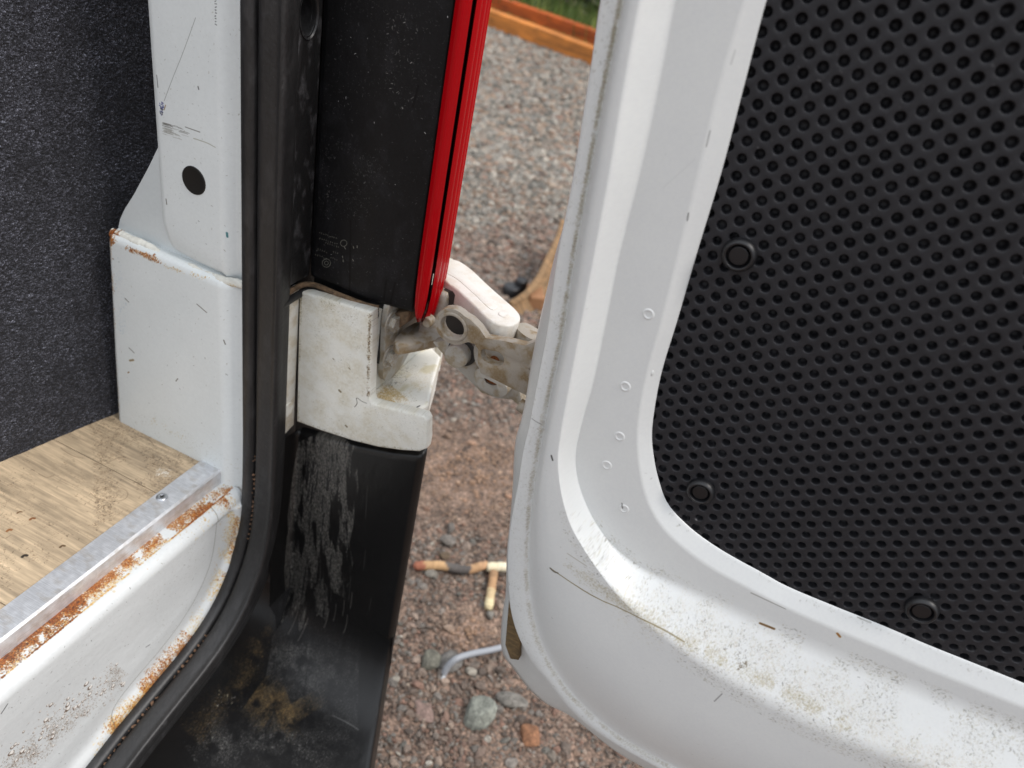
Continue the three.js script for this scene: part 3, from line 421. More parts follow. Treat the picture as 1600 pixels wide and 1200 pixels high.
// ---------------------------------------------------------------- door seal and the black flange behind it
{
  const rub = tile(1024, (u, v) => { const k = fbm(u * 6, v * 6, 121, 4), s = fbm(u * 160, v * 40, 124, 3), e = sst(0.5, 0.72, fbm(u * 22, v * 9, 127, 4)) * 16; const b = 31 + 12 * (k - 0.5) + 14 * (s - 0.5) + e * (k); return [b, b * 0.985, b]; }, true, (x) => { const R = rng(77); for (let k = 0; k < 900; k++) { x.globalAlpha = 0.15 + 0.4 * R(); x.fillStyle = R() < 0.6 ? '#8a8a88' : '#0a0a0a'; x.beginPath(); x.arc(R() * 1024, R() * 1024, 0.5 + 1.1 * R(), 0, 6.3); x.fill(); } x.globalAlpha = 1; });
  M.rubber = std({ map: rub, roughness: 0.48, bumpMap: fineBump, bumpScale: 0.0002 });
  const seal = part('door_seal', van, 'black rubber door seal with two ridges');
  const A = [[-0.4075, 0.006], [-0.4068, -0.001], [-0.4045, -0.0052], [-0.401, -0.0066], [-0.3962, -0.0066], [-0.393, -0.0048], [-0.3915, -0.0015], [-0.391, 0.002]];
  const B = [[-0.3915, 0.003], [-0.3908, -0.001], [-0.389, -0.0045], [-0.3855, -0.006], [-0.378, -0.0054], [-0.3712, -0.0044], [-0.3696, -0.0052], [-0.3682, -0.0056], [-0.367, -0.0046], [-0.3662, -0.002], [-0.3663, 0.0015], [-0.3672, 0.006], [-0.3682, 0.012], [-0.3705, 0.0175], [-0.3745, 0.0205], [-0.38, 0.021]];
  const sub = (p) => new THREE.CatmullRomCurve3(p.map(([a, b]) => V(a, b, 0)), false, 'centripetal').getSpacedPoints(30).map((q) => [q.x, q.y]);
  const uvS = (g) => uvBox(g, 0.16);
  mesh('inner_ridge', uvS(sweepSeal(sub(A))), M.rubber, seal); mesh('outer_ridge', uvS(sweepSeal(sub(B))), M.rubber, seal);
  const dirtM = std({ map: tile(256, (u, v) => { const k = fbm(u * 20, v * 20, 131, 4); return [60 + 90 * k, 48 + 66 * k, 38 + 50 * k]; }), roughness: 1 });
  const R = rng(83), crumbs = []; for (let k = 0; k < 420; k++) { const i = 150 + Math.floor(R() * 85), g = new THREE.IcosahedronGeometry(0.0006 + 0.0011 * R() * R(), 0), n = -0.0022 - 0.0012 * R(); if (fbm(i * 0.2, 0.5, 137, 2) < 0.4) continue; g.translate(-0.3908 + 0.0024 * (R() - 0.5), sp3[i].y + spn[i].y * n, sp3[i].z + spn[i].z * n + 0.003 * (R() - 0.5)); crumbs.push(g); }
  const cr = mesh('grit', crumbs, dirtM, seal); cr.userData.kind = 'stuff';
  const fl = sweepSeal([[-0.381, 0.012], [-0.3775, 0.018], [-0.376, 0.024], [-0.3758, 0.032], [-0.376, 0.04], [-0.379, 0.046], [-0.386, 0.05]], 140, 259);
  mesh('jamb_flange', uvBox(fl, 0.16), M.rubber, van);
}
// ---------------------------------------------------------------- tail light
const plasticTex = (seed, b0, dust) => tile(1024, (u, v) => { const k = fbm(u * 9, v * 9, seed, 4) - 0.5, s = fbm(u * 120, v * 120, seed + 4, 3) - 0.5, d = sst(0.5, 0.75, fbm(u * 16, v * 7, seed + 8, 4)) * dust; const b = b0 + 7 * k + 9 * s + d * (0.5 + fbm(u * 300, v * 300, seed + 12, 2)); return [b, b, b * 1.03]; }, true, (x) => { const R = rng(seed); x.lineCap = 'round'; for (let k = 0; k < 2600; k++) { const a = R() * 1024, c = R() * 1024, t = R() * 6.3, l = R() < 0.85 ? R() * 2.5 : 3 + R() * 8; x.globalAlpha = 0.08 + 0.3 * R() * R(); x.strokeStyle = R() < 0.8 ? '#a9a7a2' : '#050505'; x.lineWidth = 0.7 + 0.9 * R(); x.beginPath(); x.moveTo(a, c); x.lineTo(a + l * Math.cos(t), c + l * Math.sin(t)); x.stroke(); } x.globalAlpha = 1; });
M.plastic = std({ map: plasticTex(201, 27, 12), roughness: 0.42, bumpMap: fineBump, bumpScale: 0.00012 });
M.dust = std({ map: tile(256, (u, v) => { const k = fbm(u * 14, v * 14, 141, 4); return [62 + 80 * k, 50 + 64 * k, 38 + 48 * k]; }), roughness: 1 });
{
  const tl = part('tail_light', van, 'black tail light body with a tall red lens');
  const ZH = -0.533;
  const RH = [-0.4, -0.24, Y(-0.4), Y(0.3)];
  const hTex = surface({
    W: 640, H: 2048, a: 'x', b: 'y', rect: [-0.4, -0.24, Y(-0.4), Y(0.112)], plane: 'z', val: ZH,
    base: (u, v) => { const k = fbm(u * 60, v * 60, 211, 4) - 0.5, s = fbm(u * 700, v * 700, 215, 2) - 0.5, d = sst(0.52, 0.74, fbm(u * 90, v * 60, 219, 4)) * 18; const b = 17 + 6 * k + 7 * s + 0.8 * d * fbm(u * 1500, v * 1500, 223, 2); return [b, b, b * 1.08]; },
    draw(x, P, S) {
      const R = rng(88), pale = ['#9a9893', '#c9c7c0', '#6f6d69', '#85837d'], area = [[512, 0], [700, 0], [645, 470], [620, 490], [485, 430]];
      flecks(x, P, R, area, 5200, 0.7, S, pale, 0.4, 0.3); flecks(x, P, R, [[600, 10], [650, 10], [640, 220], [600, 230]], 200, 0.9, S, pale, 0.7, 0.3); flecks(x, P, R, [[500, 200], [600, 200], [590, 340], [500, 340]], 1200, 0.8, S, pale, 0.4, 0.35);
      flecks(x, P, R, area, 60, 0.8, S, ['#f0f0ee'], 0.9);
      for (const l of [[[648, 136], [640, 168]], [[548, 345], [546, 470]], [[600, 440], [596, 470]], [[612, 445], [605, 480]]]) scratch(x, P, l, 1.6, S, '#050506', 0.9);
      // moulded marks, too small to read in the photograph
      const g = '#77756a'; for (const [a, b, n, s] of [[498, 362, 9, 2.9], [499, 371, 9, 2.9], [508, 378, 7, 2.6], [496, 388, 5, 3], [492, 396, 6, 3], [520, 392, 3, 3], [516, 401, 4, 3]]) for (let k = 0; k < n; k++) { const q = a + k * 3.3, r = b + k * 1.15; for (let e = 0; e < 2; e++) scratch(x, P, [[q + R() * 1.6, r + R() * s], [q + R() * 2.2, r + R() * s], [q + R() * 2.2, r + R() * s]], 0.35, S, g, 0.75); }
      for (const [a, b, r] of [[510, 411, 6.5], [510, 411, 3], [537, 380, 5]]) { const l = []; for (let k = 0; k <= 20; k++) l.push([a + r * Math.cos(k / 20 * 6.283), b + r * 1.0 * Math.sin(k / 20 * 6.283)]); scratch(x, P, l, 0.5, S, '#8a887c', 0.8); }
      for (const [a, b] of [[538, 386], [535, 400], [536, 406], [552, 385], [558, 384], [551, 405]]) scratch(x, P, [[a, b], [a + 2 * R(), b + 3]], 0.7, S, '#9a988c', 0.8);
    },
  });
  M.housing = phys({ map: hTex, roughness: 0.5, specularIntensity: 0.45, bumpMap: fineBump, bumpScale: 0.00012 });
  const xl = -0.3705, xr = -0.2695, yb = (x) => Y(-0.355) + 0.0 + (x - xl) * 0.09;
  // inner face, with a proud rim at the lens side and a rolled bottom edge
  const ys = [0.45, 0.2, 0, -0.1, -0.2, -0.3, -0.335, -0.345, -0.351], prof = [[xl - 0.002, -0.002], [xl + 0.0005, -0.0016], [xl + 0.003, 0], [-0.352, 0], [-0.327, 0], [-0.313, -0.0004], [-0.308, -0.0012], [-0.3, -0.0028], [-0.285, -0.006], [xr - 0.002, -0.0092], [xr, -0.0088], [xr + 0.0012, -0.0105], [xr + 0.0015, -0.02], [xr + 0.002, -0.04]];
  const rows = ys.map((y, i) => prof.map(([x, z]) => V(x, Y(y), ZH + z)));
  rows.push(prof.map(([x, z]) => V(x, Y(-0.3545) , ZH + Math.min(z, 0.002) - 0.0015)), prof.map(([x, z]) => V(x, Y(-0.3555) , ZH + Math.min(z, 0.0) - 0.006)), prof.map(([x, z]) => V(x, Y(-0.3555) , ZH - 0.07)));
  mesh('housing', uvPlane(loft(rows), 'x', 'y', [-0.4, -0.24, Y(-0.4), Y(0.112)]), M.housing, tl);
  // mounting flange against the body, facing the rear, with its screw well
  const fy = [0.45, 0.2, 0, -0.08], FX = -0.3715, hc = on('x', FX, 482, 22), hr = 0.0145;
  const z0 = -0.486, z1 = ZH + 0.001;
  const o = [V(FX, Y(0.45), z0), V(FX, Y(0.45), z1), V(FX, Y(-0.352), z1), V(FX, Y(-0.352), z0)];
  const hole = []; for (let k = 0; k < 28; k++) { const t = k / 28 * 6.2832; hole.push(V(FX, hc.y + hr * 1.12 * Math.sin(t), hc.z + hr * 0.72 * Math.cos(t))); }
  M.flange = std({ map: plasticTex(231, 26, 40), roughness: 0.55, bumpMap: fineBump, bumpScale: 0.0002 });
  mesh('mounting_flange', uvBox(plate('x', o, 0.004, 0.0008, [hole]), 0.12), M.flange, tl);
  const well = []; for (const [d, s] of [[0.001, 1.1], [0.0, 1.02], [-0.002, 0.96], [-0.02, 0.85], [-0.021, 0.4], [-0.021, 0.01]]) { const r = []; for (let k = 0; k <= 28; k++) { const t = k / 28 * 6.2832; r.push(V(FX + d, hc.y + hr * 1.12 * s * Math.sin(t), hc.z + hr * 0.72 * s * Math.cos(t))); } well.push(r); }
  mesh('screw_well', uvBox(loft(well), 0.1), M.plastic, tl); 
  const wd = disc(V(FX - 0.0205, hc.y, hc.z), 'x', 0.0062, 0.004, [[0, 0.6], [0.5, 0.6], [0.55, 1], [0.85, 1], [1, 0.5], [1, 0]]); mesh('screw', wd, std({ color: 0x3a3835, metalness: 0.6, roughness: 0.5 }), tl);
  // gasket strip with dried dust under the body
  const gk = [[-0.3715, -0.488], [-0.3715, -0.522], [-0.366, -0.5285], [-0.335, -0.5285], [-0.306, -0.529], [-0.2965, -0.532]], gp = spline(gk.map(([x, z]) => V(x, Y(-0.3585) + Math.max(0, x + 0.37) * 0.03, z)), 60);
  mesh('gasket', uvBox(new THREE.TubeGeometry(new THREE.CatmullRomCurve3(gp), 60, 0.0026, 8), 0.05), M.dust, tl);
  mesh('lower_rail', uvBox(new THREE.TubeGeometry(new THREE.CatmullRomCurve3(gp.map((p) => V(p.x + 0.001, p.y - 0.007, p.z + 0.001))), 60, 0.004, 8), 0.12), M.plastic, tl);
  // lens: outer shell, fluted inner body
  const ly = []; for (let k = 0; k <= 40; k++) ly.push(0.45 - (0.45 + 0.361) * k / 40);
  const lens = [[-0.2578, -0.53], [-0.2572, -0.5215], [-0.2555, -0.5185], [-0.2525, -0.5172], [-0.2495, -0.518], [-0.2472, -0.5215], [-0.2462, -0.528], [-0.2478, -0.542], [-0.2518, -0.56], [-0.2578, -0.58], [-0.267, -0.6], [-0.28, -0.622], [-0.295, -0.638]];
  const ls = new THREE.CatmullRomCurve3(lens.map(([x, z]) => V(x, 0, z)), false, 'centripetal').getSpacedPoints(90);
  const yEnd = (p) => -0.346 + Math.min(0, (p.z + 0.5155)) * 0.4;
  const shell = (grow, flute, N, N0 = 0, N1 = 90) => { const rws = []; const end = [[0, 0], [0.5, 0], [0.8, 0], [0.93, 0], [0.965, 0.0005], [0.982, 0.0015], [0.992, 0.003], [1, 0.005], [1, -1]]; for (const [t, inn] of end) rws.push(ls.map((p, i) => { const a = ls[Math.max(0, i - 1)], b = ls[Math.min(90, i + 1)], tx = b.x - a.x, tz = b.z - a.z, l = Math.hypot(tx, tz), nx = -tz / l, nz = tx / l, f = flute ? flute * Math.sin(i / 90 * N * 6.283) : 0, w = grow + f - inn; if (inn < 0) return V(p.x + (-0.272 - p.x) * 0.9, Y(yEnd(p)), p.z + (-0.565 - p.z) * 0.9); return V(p.x + nx * w, Y(0.45 + (yEnd(p) - 0.45) * t), p.z + nz * w); })); return loft(rws.map((r) => r.slice(N0, N1 + 1)), true); };
  M.lens = phys({ color: new THREE.Color().setRGB(0.34, 0.001, 0.004), roughness: 0.14, specularIntensity: 0.4 });
  M.lensRim = phys({ color: 0x0a0506, roughness: 0.3 });
  M.lensEdge = phys({ color: new THREE.Color().setRGB(0.22, 0.1, 0.09), roughness: 0.12, clearcoat: 0.4 });
  mesh('lens_side', shell(0, 0.0004, 20, 0, 15), M.lens, tl); mesh('lens_groove', shell(-0.0018, 0, 0, 14, 19), M.lensRim, tl);
  mesh('lens', shell(0, 0.0016, 12, 18, 46), M.lens, tl).userData.label = 'tall red lens with vertical flutes'; mesh('lens_edge', shell(0, 0, 0, 46, 90), M.lensEdge, tl);
  const bx = new THREE.BoxGeometry(0.09, 0.81, 0.07); bx.translate(-0.326, Y(0.062), -0.59); mesh('lamp_body', uvBox(bx, 0.12), M.plastic, tl);
  const cl = new THREE.BoxGeometry(0.078, 0.1, 0.012); cl.translate(-0.3335, Y(-0.372), -0.547); mesh('closing_panel', uvBox(cl, 0.12), M.plastic, tl);
  const stip = plate('z', pxs('z', -0.548, [[612, 490], [640, 486], [636, 505], [622, 514], [606, 508]]), 0.02, 0.002); mesh('drain_tab', uvBox(stip, 0.05), M.dust, tl).userData.label = 'brown dusty drain tab';
}
// ---------------------------------------------------------------- white door jamb, corner panel
const grimeTex = (seed, tone, n) => tile(1024, (u, v) => { const k = fbm(u * 9, v * 9, seed, 4) - 0.5, f = fbm(u * 200, v * 200, seed + 5, 2) - 0.5, d = sst(0.4, 0.75, fbm(u * 17, v * 17, seed + 9, 5)) * n * (0.45 + 0.9 * fbm(u * 150, v * 150, seed + 15, 3)); return [tone[0] + 10 * k + 10 * f - 30 * d, tone[1] + 10 * k + 10 * f - 43 * d, tone[2] + 10 * k + 10 * f - 62 * d]; }, true, (x) => { const R = rng(seed); x.lineCap = 'round'; for (let k = 0; k < 5200; k++) { const a = R() * 1024, b = R() * 1024; if (fbm(a * 0.012, b * 0.012, seed + 3, 3) < 0.38 + 0.25 * R()) continue; x.globalAlpha = 0.12 + 0.4 * R() * R(); x.strokeStyle = ['#4c4434', '#6e6347', '#2f2b24', '#85795a'][Math.floor(R() * 4)]; x.lineWidth = 0.8 + 1.6 * R(); x.beginPath(); x.moveTo(a, b); x.lineTo(a + 5 * (R() - 0.5), b + 6 * (R() - 0.5)); x.stroke(); } x.globalAlpha = 1; });
M.jamb = phys({ map: grimeTex(301, [218, 216, 208], 0.6), roughness: 0.5, clearcoat: 0.15, clearcoatRoughness: 0.4 });
const ZJ = -0.517;
{
  const jx = -0.3715;
  // strip facing the rear beside the seal
  mesh('jamb_flange', uvBox(plate('x', [V(jx, Y(-0.362), -0.486), V(jx, Y(-0.3585), ZJ - 0.001), V(jx, Y(-0.521), ZJ - 0.001), V(jx, Y(-0.528), -0.486)], 0.006, 0.001), 0.15), M.jamb, van).userData.label = 'white jamb strip with round spot welds';
  for (const [a, b] of [[453, 492], [450, 640]]) { const c = on('x', jx, a, b); mesh('spot_weld', uvBox(disc(c, 'x', 0.0085, 0.0011, [[0, 0.5], [0.8, 0.6], [0.92, 1], [0.97, 0.2], [1.02, 0]]), 0.15), M.jamb, van); }
  // L-shaped face
  const RC = [-0.4, -0.2, Y(-0.56), Y(-0.32)];
  const cornerTex = surface({
    W: 1400, H: 1680, a: 'x', b: 'y', rect: RC, plane: 'z', val: ZJ,
    base: (u, v) => { const k = 12 * (fbm(u * 60, v * 60, 311) - 0.5) + 9 * (fbm(u * 700, v * 700, 313, 2) - 0.5); const d = 0.75 * sst(0.3, 0.8, fbm(u * 70, v * 90, 317, 5)) * fbm(u * 500, v * 500, 319, 3); return [219 + k - 28 * d, 218 + k - 36 * d, 210 + k - 52 * d]; },
    draw(x, P, S) {
      const R = rng(97), br = ['#6d5f3e', '#8a7b54', '#514630', '#9c8f6a'], all = [[467, 455], [580, 487], [577, 628], [668, 652], [665, 706], [590, 700], [463, 660]];
      flecks(x, P, R, all, 9000, 0.55, S, ['#7b7461', '#5f5949', '#968e78'], 0.45, 0.36);
      stain(x, P, R, [[470, 462], [467, 560], [465, 655]], 3, 1800, 0.6, S, br, 0.5, 0.8); stain(x, P, R, [[578, 490], [576, 540], [575, 620]], 2.5, 1600, 0.6, S, ['#5c4424', '#7a5a30', '#3c2d19'], 0.7, 0.5);
      stain(x, P, R, [[500, 470], [530, 485], [560, 495]], 14, 1200, 0.6, S, br, 0.3, 1.4); stain(x, P, R, [[465, 658], [520, 676], [590, 698], [660, 705]], 3, 1200, 0.6, S, br, 0.5, 1);
      for (const [a, b, w] of [[530, 610, 2.6], [540, 665, 2.2], [545, 575, 1.2], [520, 560, 1]]) { scratch(x, P, [[a, b], [a + 2, b + 2]], w, S, '#6a5c3d', 0.8); }
      scratch(x, P, [[573, 630], [566, 628], [559, 622], [556, 622], [559, 630], [554, 636]], 0.7, S, '#3d362a', 0.85);
      flecks(x, P, R, [[480, 500], [570, 520], [570, 620], [480, 600]], 900, 0.7, S, ['#6d6650', '#4f4939'], 0.4, 0.4);
    },
  });
  M.corner = phys({ map: cornerTex, roughness: 0.5, clearcoat: 0.15, clearcoatRoughness: 0.4 });
  const L = pxs('z', ZJ, [[467, 455], [500, 464], [540, 476], [581, 488], [580, 540], [579, 590], [577.5, 622], [581, 630], [600, 635], [630, 642], [654, 648], [663, 651], [667, 658], [667, 690], [665, 702], [655, 706], [625, 704], [590, 699], [550, 689], [500, 673], [463, 659]]);
  mesh('jamb_panel', uvPlane(plate('z', L, 0.012, 0.0022, [], 3), 'x', 'y', RC), M.corner, van);
  // wall of the hinge recess, facing the rear
  const wx = L[3].x - 0.003;
  mesh('recess_wall', uvBox(plate('x', [V(wx, Y(-0.362), ZJ - 0.0125), V(wx, Y(-0.362), -0.68), V(wx, Y(-0.5), -0.68), V(wx, Y(-0.5), ZJ - 0.0125)], 0.006, 0.0005), 0.15), M.jamb, van);
  mesh('recess_back', uvBox(plate('z', [V(wx, Y(-0.43), -0.672), V(-0.289, Y(-0.43), -0.672), V(-0.289, Y(-0.5), -0.672), V(wx, Y(-0.5), -0.672)], 0.004, 0.0005), 0.15), M.jamb, van);
  // projecting block of the corner panel
  const q = (a, b) => on('y', Y(-0.449), a, b), f0 = q(576, 631), f1 = q(655, 649), f2 = q(663, 646), f3 = q(676, 600), f4 = q(688, 556), f5 = q(682, 542);
  const f6 = V(f5.x - 0.02, f5.y, f5.z - 0.01), f7 = V(-0.2985, f5.y, f5.z - 0.01), f8 = V(-0.2985, f5.y, f0.z - 0.02);
  const rc = (p, q, t) => V(p.x + (q.x - p.x) * t, p.y, p.z + (q.z - p.z) * t), k0 = rc(f1, f0, 0.05), k1 = V(f2.x, f2.y, f2.z - 0.006);
  const out = [f0, k0, V((k0.x + k1.x) / 2 + 0.0012, 0, (k0.z + k1.z) / 2 + 0.0012), k1, f3, f4, V(f5.x - 0.004, 0, f5.z), f7, f8].map((p) => V(p.x, Y(-0.4475), Math.min(p.z - 0.002, ZJ - 0.0045)));
  const bl = plate('y', out, 0.049, 0.0035, [], 4);
  { // the underside slopes: the lower rim is higher at the rear corner
    const p = bl.attributes.position; for (let i = 0; i < p.count; i++) { const y = p.getY(i); p.setY(i, y + (p.getX(i) + 0.262) * 0.24); } bl.computeVertexNormals();
  }
  M.block = phys({ map: surface({ W: 1024, H: 1400, a: 'x', b: 'z', rect: [-0.31, -0.21, -0.66, -0.5], plane: 'y', val: Y(-0.446),
    base: (u, v) => { const k = 10 * (fbm(u * 60, v * 60, 321) - 0.5) + 9 * (fbm(u * 700, v * 700, 323, 2) - 0.5), d = sst(0.45, 0.72, fbm(u * 70, v * 50, 327, 5)); return [222 + k - 20 * d, 220 + k - 25 * d, 212 + k - 42 * d]; },
    draw(x, P, S) { const R = rng(107), tan = ['#a8854a', '#8f6d38', '#c2a468', '#b59250'], br = ['#b7a27a', '#a08b62', '#c9b892'];
      stain(x, P, R, [[578, 628], [595, 620], [612, 612], [622, 604]], 26, 6000, 0.9, S, tan, 0.4, 0.9); stain(x, P, R, [[600, 620], [640, 600], [660, 570]], 22, 5000, 0.8, S, br, 0.22, 0.7);
      flecks(x, P, R, [[590, 600], [640, 560], [670, 560], [660, 630], [590, 630]], 1800, 0.7, S, ['#6b5c3e', '#4f4430', '#857655'], 0.5, 0.36); flecks(x, P, R, [[612, 560], [640, 560], [640, 590], [605, 595]], 160, 1.2, S, ['#4b453a', '#3a352c'], 0.7);
      scratch(x, P, [[645, 644], [650, 640], [655, 638]], 1.4, S, '#151515', 0.95); scratch(x, P, [[650, 645], [652, 642]], 1.6, S, '#222', 0.95); } }), roughness: 0.48, clearcoat: 0.2, clearcoatRoughness: 0.35 });
  { const g = uvPlane(bl, 'x', 'z', [-0.31, -0.21, -0.66, -0.5]); // side walls take the paint colour without stretching
    const p = g.attributes.position, n = g.attributes.normal, uv = g.attributes.uv; for (let i = 0; i < p.count; i++) if (Math.abs(n.getY(i)) < 0.5) uv.setXY(i, (p.getX(i) + 0.31) / 0.1, ((p.getZ(i) + 0.66) * 0.4 + (p.getY(i) - Y(-0.5)) * 0.9) / 0.16); }
  mesh('corner_block', bl, M.block, van).userData.label = 'white projecting corner panel with tan dirt on top';
  // structure behind, closes the pillar
  const core = new THREE.BoxGeometry(0.1, 1.5, 0.1); core.translate(-0.4285, Y(-0.15), -0.575); mesh('pillar_core', uvBox(core, 0.15), M.plastic, van);
}
// ---------------------------------------------------------------- bumper
{
  const zf = -0.526, FR = 0.085, YB = -0.868, SU = -(YB + FR) - 0.48;     // front wall, radius of the sweep into the step, height of the step, length of the wall
  const RB = [-0.46, -0.08, -0.95, 0], W = 1160, H = 1900;               // x, and minus the length down the profile
  const arc = (z) => { const d = z - zf; return d < FR ? SU + FR * Math.acos(1 - Math.max(0, d) / FR) : SU + FR * Math.PI / 2 + d - FR; };
  const toC = (x, l) => [(x - RB[0]) / (RB[1] - RB[0]) * W, l / 0.95 * H];
  const bTex = surface({
    W, H, a: 'x', b: 'y', rect: RB, plane: 'z', val: zf,
    base: (u, v) => { const k = fbm(u * 60, v * 60, 401, 3) - 0.5, q = fbm(u * 600, v * 600, 405, 2) - 0.5, b = 14 + 4 * k + 4 * q; return [b, b * 0.98, b]; },
    draw(x, P0, S) {
      const R = rng(113), P = (px, py) => { const p = on('z', zf, px, py); return toC(p.x, -(p.y - CH) - 0.48); };
      const Q = (px, py) => { let p = on('y', Y(YB), px, py); for (let k = 0; k < 6; k++) { const d = p.z - zf; p = on('y', Y(YB) + (d < FR ? FR - Math.sqrt(Math.max(0, FR * FR - Math.pow(Math.min(FR, FR - d), 2))) : 0), px, py); } return p.z < zf + 0.002 ? [-999, -999] : toC(p.x, arc(p.z)); };
      // film of dried dust on the wall with ragged runs in it
      const poly = [[468, 690], [500, 676], [556, 700], [560, 760], [553, 815], [546, 850], [552, 880], [540, 935], [520, 925], [512, 968], [500, 958], [480, 975], [470, 955], [452, 962], [448, 880], [455, 780]];
      x.save(); x.beginPath(); poly.forEach((p, i) => { const [a, b] = P(...p); i ? x.lineTo(a, b) : x.moveTo(a, b); }); x.closePath(); x.clip();
      for (let k = 0; k < 90000; k++) { const px = 445 + 118 * R(), py = 670 + 310 * R(); if (fbm(px * 0.11, py * 0.018, 411, 4) + 0.12 * (R() - 0.5) < 0.42) continue; const [a, b] = P(px, py); x.globalAlpha = 0.05 + 0.13 * R(); x.fillStyle = ['#77746d', '#625f59', '#86827a'][Math.floor(R() * 3)]; x.beginPath(); x.ellipse(a, b, S * 0.0005 * (0.4 + R()), S * 0.001 * (0.4 + R()), 0, 0, 6.3); x.fill(); }
      for (let k = 0; k < 46; k++) { const px = 450 + 95 * R(), py = 700 + 230 * R(), l = 8 + 30 * R(); scratch(x, P, [[px, py], [px - l * 0.12, py + l]], 0.5 + 1.3 * R(), S, '#101011', 0.7); }
      x.restore(); x.globalAlpha = 1;
      for (const [a, b, l] of [[574, 760, 50], [571, 860, 30], [580, 935, 18], [520, 880, 60], [548, 900, 40]]) scratch(x, P, [[a, b], [a - 3, b + l]], 0.7, S, '#5c5a55', 0.45);
      for (const [a, b] of [[525, 968], [538, 962], [514, 975], [550, 950], [543, 985], [486, 985], [470, 975]]) scratch(x, P, [[a, b - 24], [a - 1, b - 8], [a - 3, b]], 1.3, S, '#605d57', 0.55);
      flecks(x, P, R, [[560, 720], [660, 715], [600, 980], [540, 980]], 240, 0.5, S, ['#77746f'], 0.5);
      // settled dust, mud and dried splashes on the step
      const mud = ['#5c482a', '#6d5633', '#4a3a24', '#7a633e'], gy = ['#74726e', '#62605b', '#8a8884', '#7d7b77'];
      stain(x, Q, R, [[420, 1030], [480, 1040], [560, 1040]], 70, 60000, 0.7, S, gy, 0.1, -0.4); stain(x, Q, R, [[330, 1150], [430, 1150], [560, 1130]], 75, 60000, 0.7, S, gy, 0.09, 0.2);
      stain(x, Q, R, [[395, 1085], [430, 1110], [455, 1100], [470, 1125]], 40, 26000, 0.9, S, mud, 0.14, -1.6); stain(x, Q, R, [[405, 1000], [375, 1060], [345, 1100], [300, 1150]], 26, 11000, 0.9, S, mud, 0.13, -1); stain(x, Q, R, [[430, 960], [400, 1030], [370, 1080]], 12, 3500, 0.9, S, mud, 0.16, 0);
      stain(x, Q, R, [[300, 1180], [350, 1150], [400, 1170], [470, 1160], [520, 1190]], 34, 9000, 0.7, S, ['#8f8d88', '#a5a39d'], 0.2, 2.4); stain(x, Q, R, [[460, 1000], [470, 1040], [480, 1090]], 22, 4000, 0.7, S, ['#8f8d88', '#7d7b77'], 0.2, 1.8);
      flecks(x, Q, R, [[320, 1060], [560, 1000], [590, 1190], [260, 1190]], 300, 0.8, S, ['#a9a6a0', '#c9c6be'], 0.5, 0.35); flecks(x, Q, R, [[330, 1080], [370, 1080], [365, 1100], [330, 1105]], 40, 1.1, S, ['#d0ccc0', '#b0a890'], 0.9);
      scratch(x, Q, [[575, 1020], [576, 1024]], 1.4, S, '#050505', 0.9); scratch(x, Q, [[520, 1118], [545, 1130], [560, 1140]], 0.9, S, '#6a6a68', 0.5);
    },
  });
  M.bumper = phys({ map: bTex, roughness: 0.36, specularIntensity: 0.8, bumpMap: fineBump, bumpScale: 0.0002 });
  const bp = part('bumper', van, 'black plastic rear bumper corner with dried dust');
  const top = (x) => -0.5135 + (x + 0.279) * (x < -0.279 ? 0.22 : 0.4);
  const setUV = (g, ls) => { const p = g.attributes.position, uv = new Float32Array(p.count * 2); for (let i = 0; i < p.count; i++) { uv[2 * i] = (p.getX(i) - RB[0]) / (RB[1] - RB[0]); uv[2 * i + 1] = 1 - ls[i] / 0.95; } g.setAttribute('uv', new THREE.BufferAttribute(uv, 2)); return g; };
  // wall with its corner and side
  const pl = [[-0.374, -0.488], [-0.3738, zf + 0.008], [-0.3725, zf + 0.0015], [-0.369, zf], [-0.34, zf], [-0.3, zf], [-0.26, zf], [-0.2345, zf - 0.0002], [-0.2295, zf - 0.003], [-0.2275, zf - 0.009], [-0.2305, zf - 0.016], [-0.25, zf - 0.04], [-0.282, zf - 0.09], [-0.315, zf - 0.14]];
  const rowsD = [[0.0, 0.008], [0.0012, 0.003], [0.004, 0.0008], [0.009, 0], [0.06, 0], [0.13, 0], [0.2, 0]], ls = [], rows = rowsD.map(([dy, inn]) => pl.map(([x, z]) => { ls.push(-top(x) + dy - 0.48 + (x < -0.372 ? 0.0 : 0)); return V(x - (z < zf - 0.001 ? inn * 0.6 : 0), Y((z > zf - 0.02 ? top(x) : Math.min(top(x), -0.522)) - dy), z - (z > zf - 0.02 ? inn : 0)); }));
  rows.push(pl.map(([x, z]) => { ls.push(SU); return V(x, Y(YB + FR), z); }));
  mesh('wall_foot', uvBox(loft([[0, 0.0006], [-0.03, 0.012], [-0.16, 0.02]].map(([dy, d]) => pl.map(([x, z]) => V(x, Y(YB + FR + dy), z - (z > zf - 0.001 ? d : 0))))), 0.2), M.plastic, bp);
  const ug = setUV(loft(rows), ls); { const p = ug.attributes.position, uv = ug.attributes.uv; for (let i = 0; i < p.count; i++) if (p.getX(i) < -0.37) uv.setX(i, (-0.37 - Math.max(0, p.getZ(i) - zf) * 0.8 - RB[0]) / (RB[1] - RB[0])); }
  mesh('wall', ug, M.bumper, bp);
  // step: sweeps out of the wall towards the middle of the van and drops at its rear edge
  const edgeX = (py) => { const T = [[600, 676], [706, 668], [800, 654], [870, 640], [940, 624], [1010, 608], [1090, 596], [1200, 580], [1330, 560], [1500, 530]]; let k = 1; while (k < T.length - 1 && py > T[k][0]) k++; const [a, b] = T[k - 1], [c, d] = T[k]; return b + (d - b) * (py - a) / (c - a); };
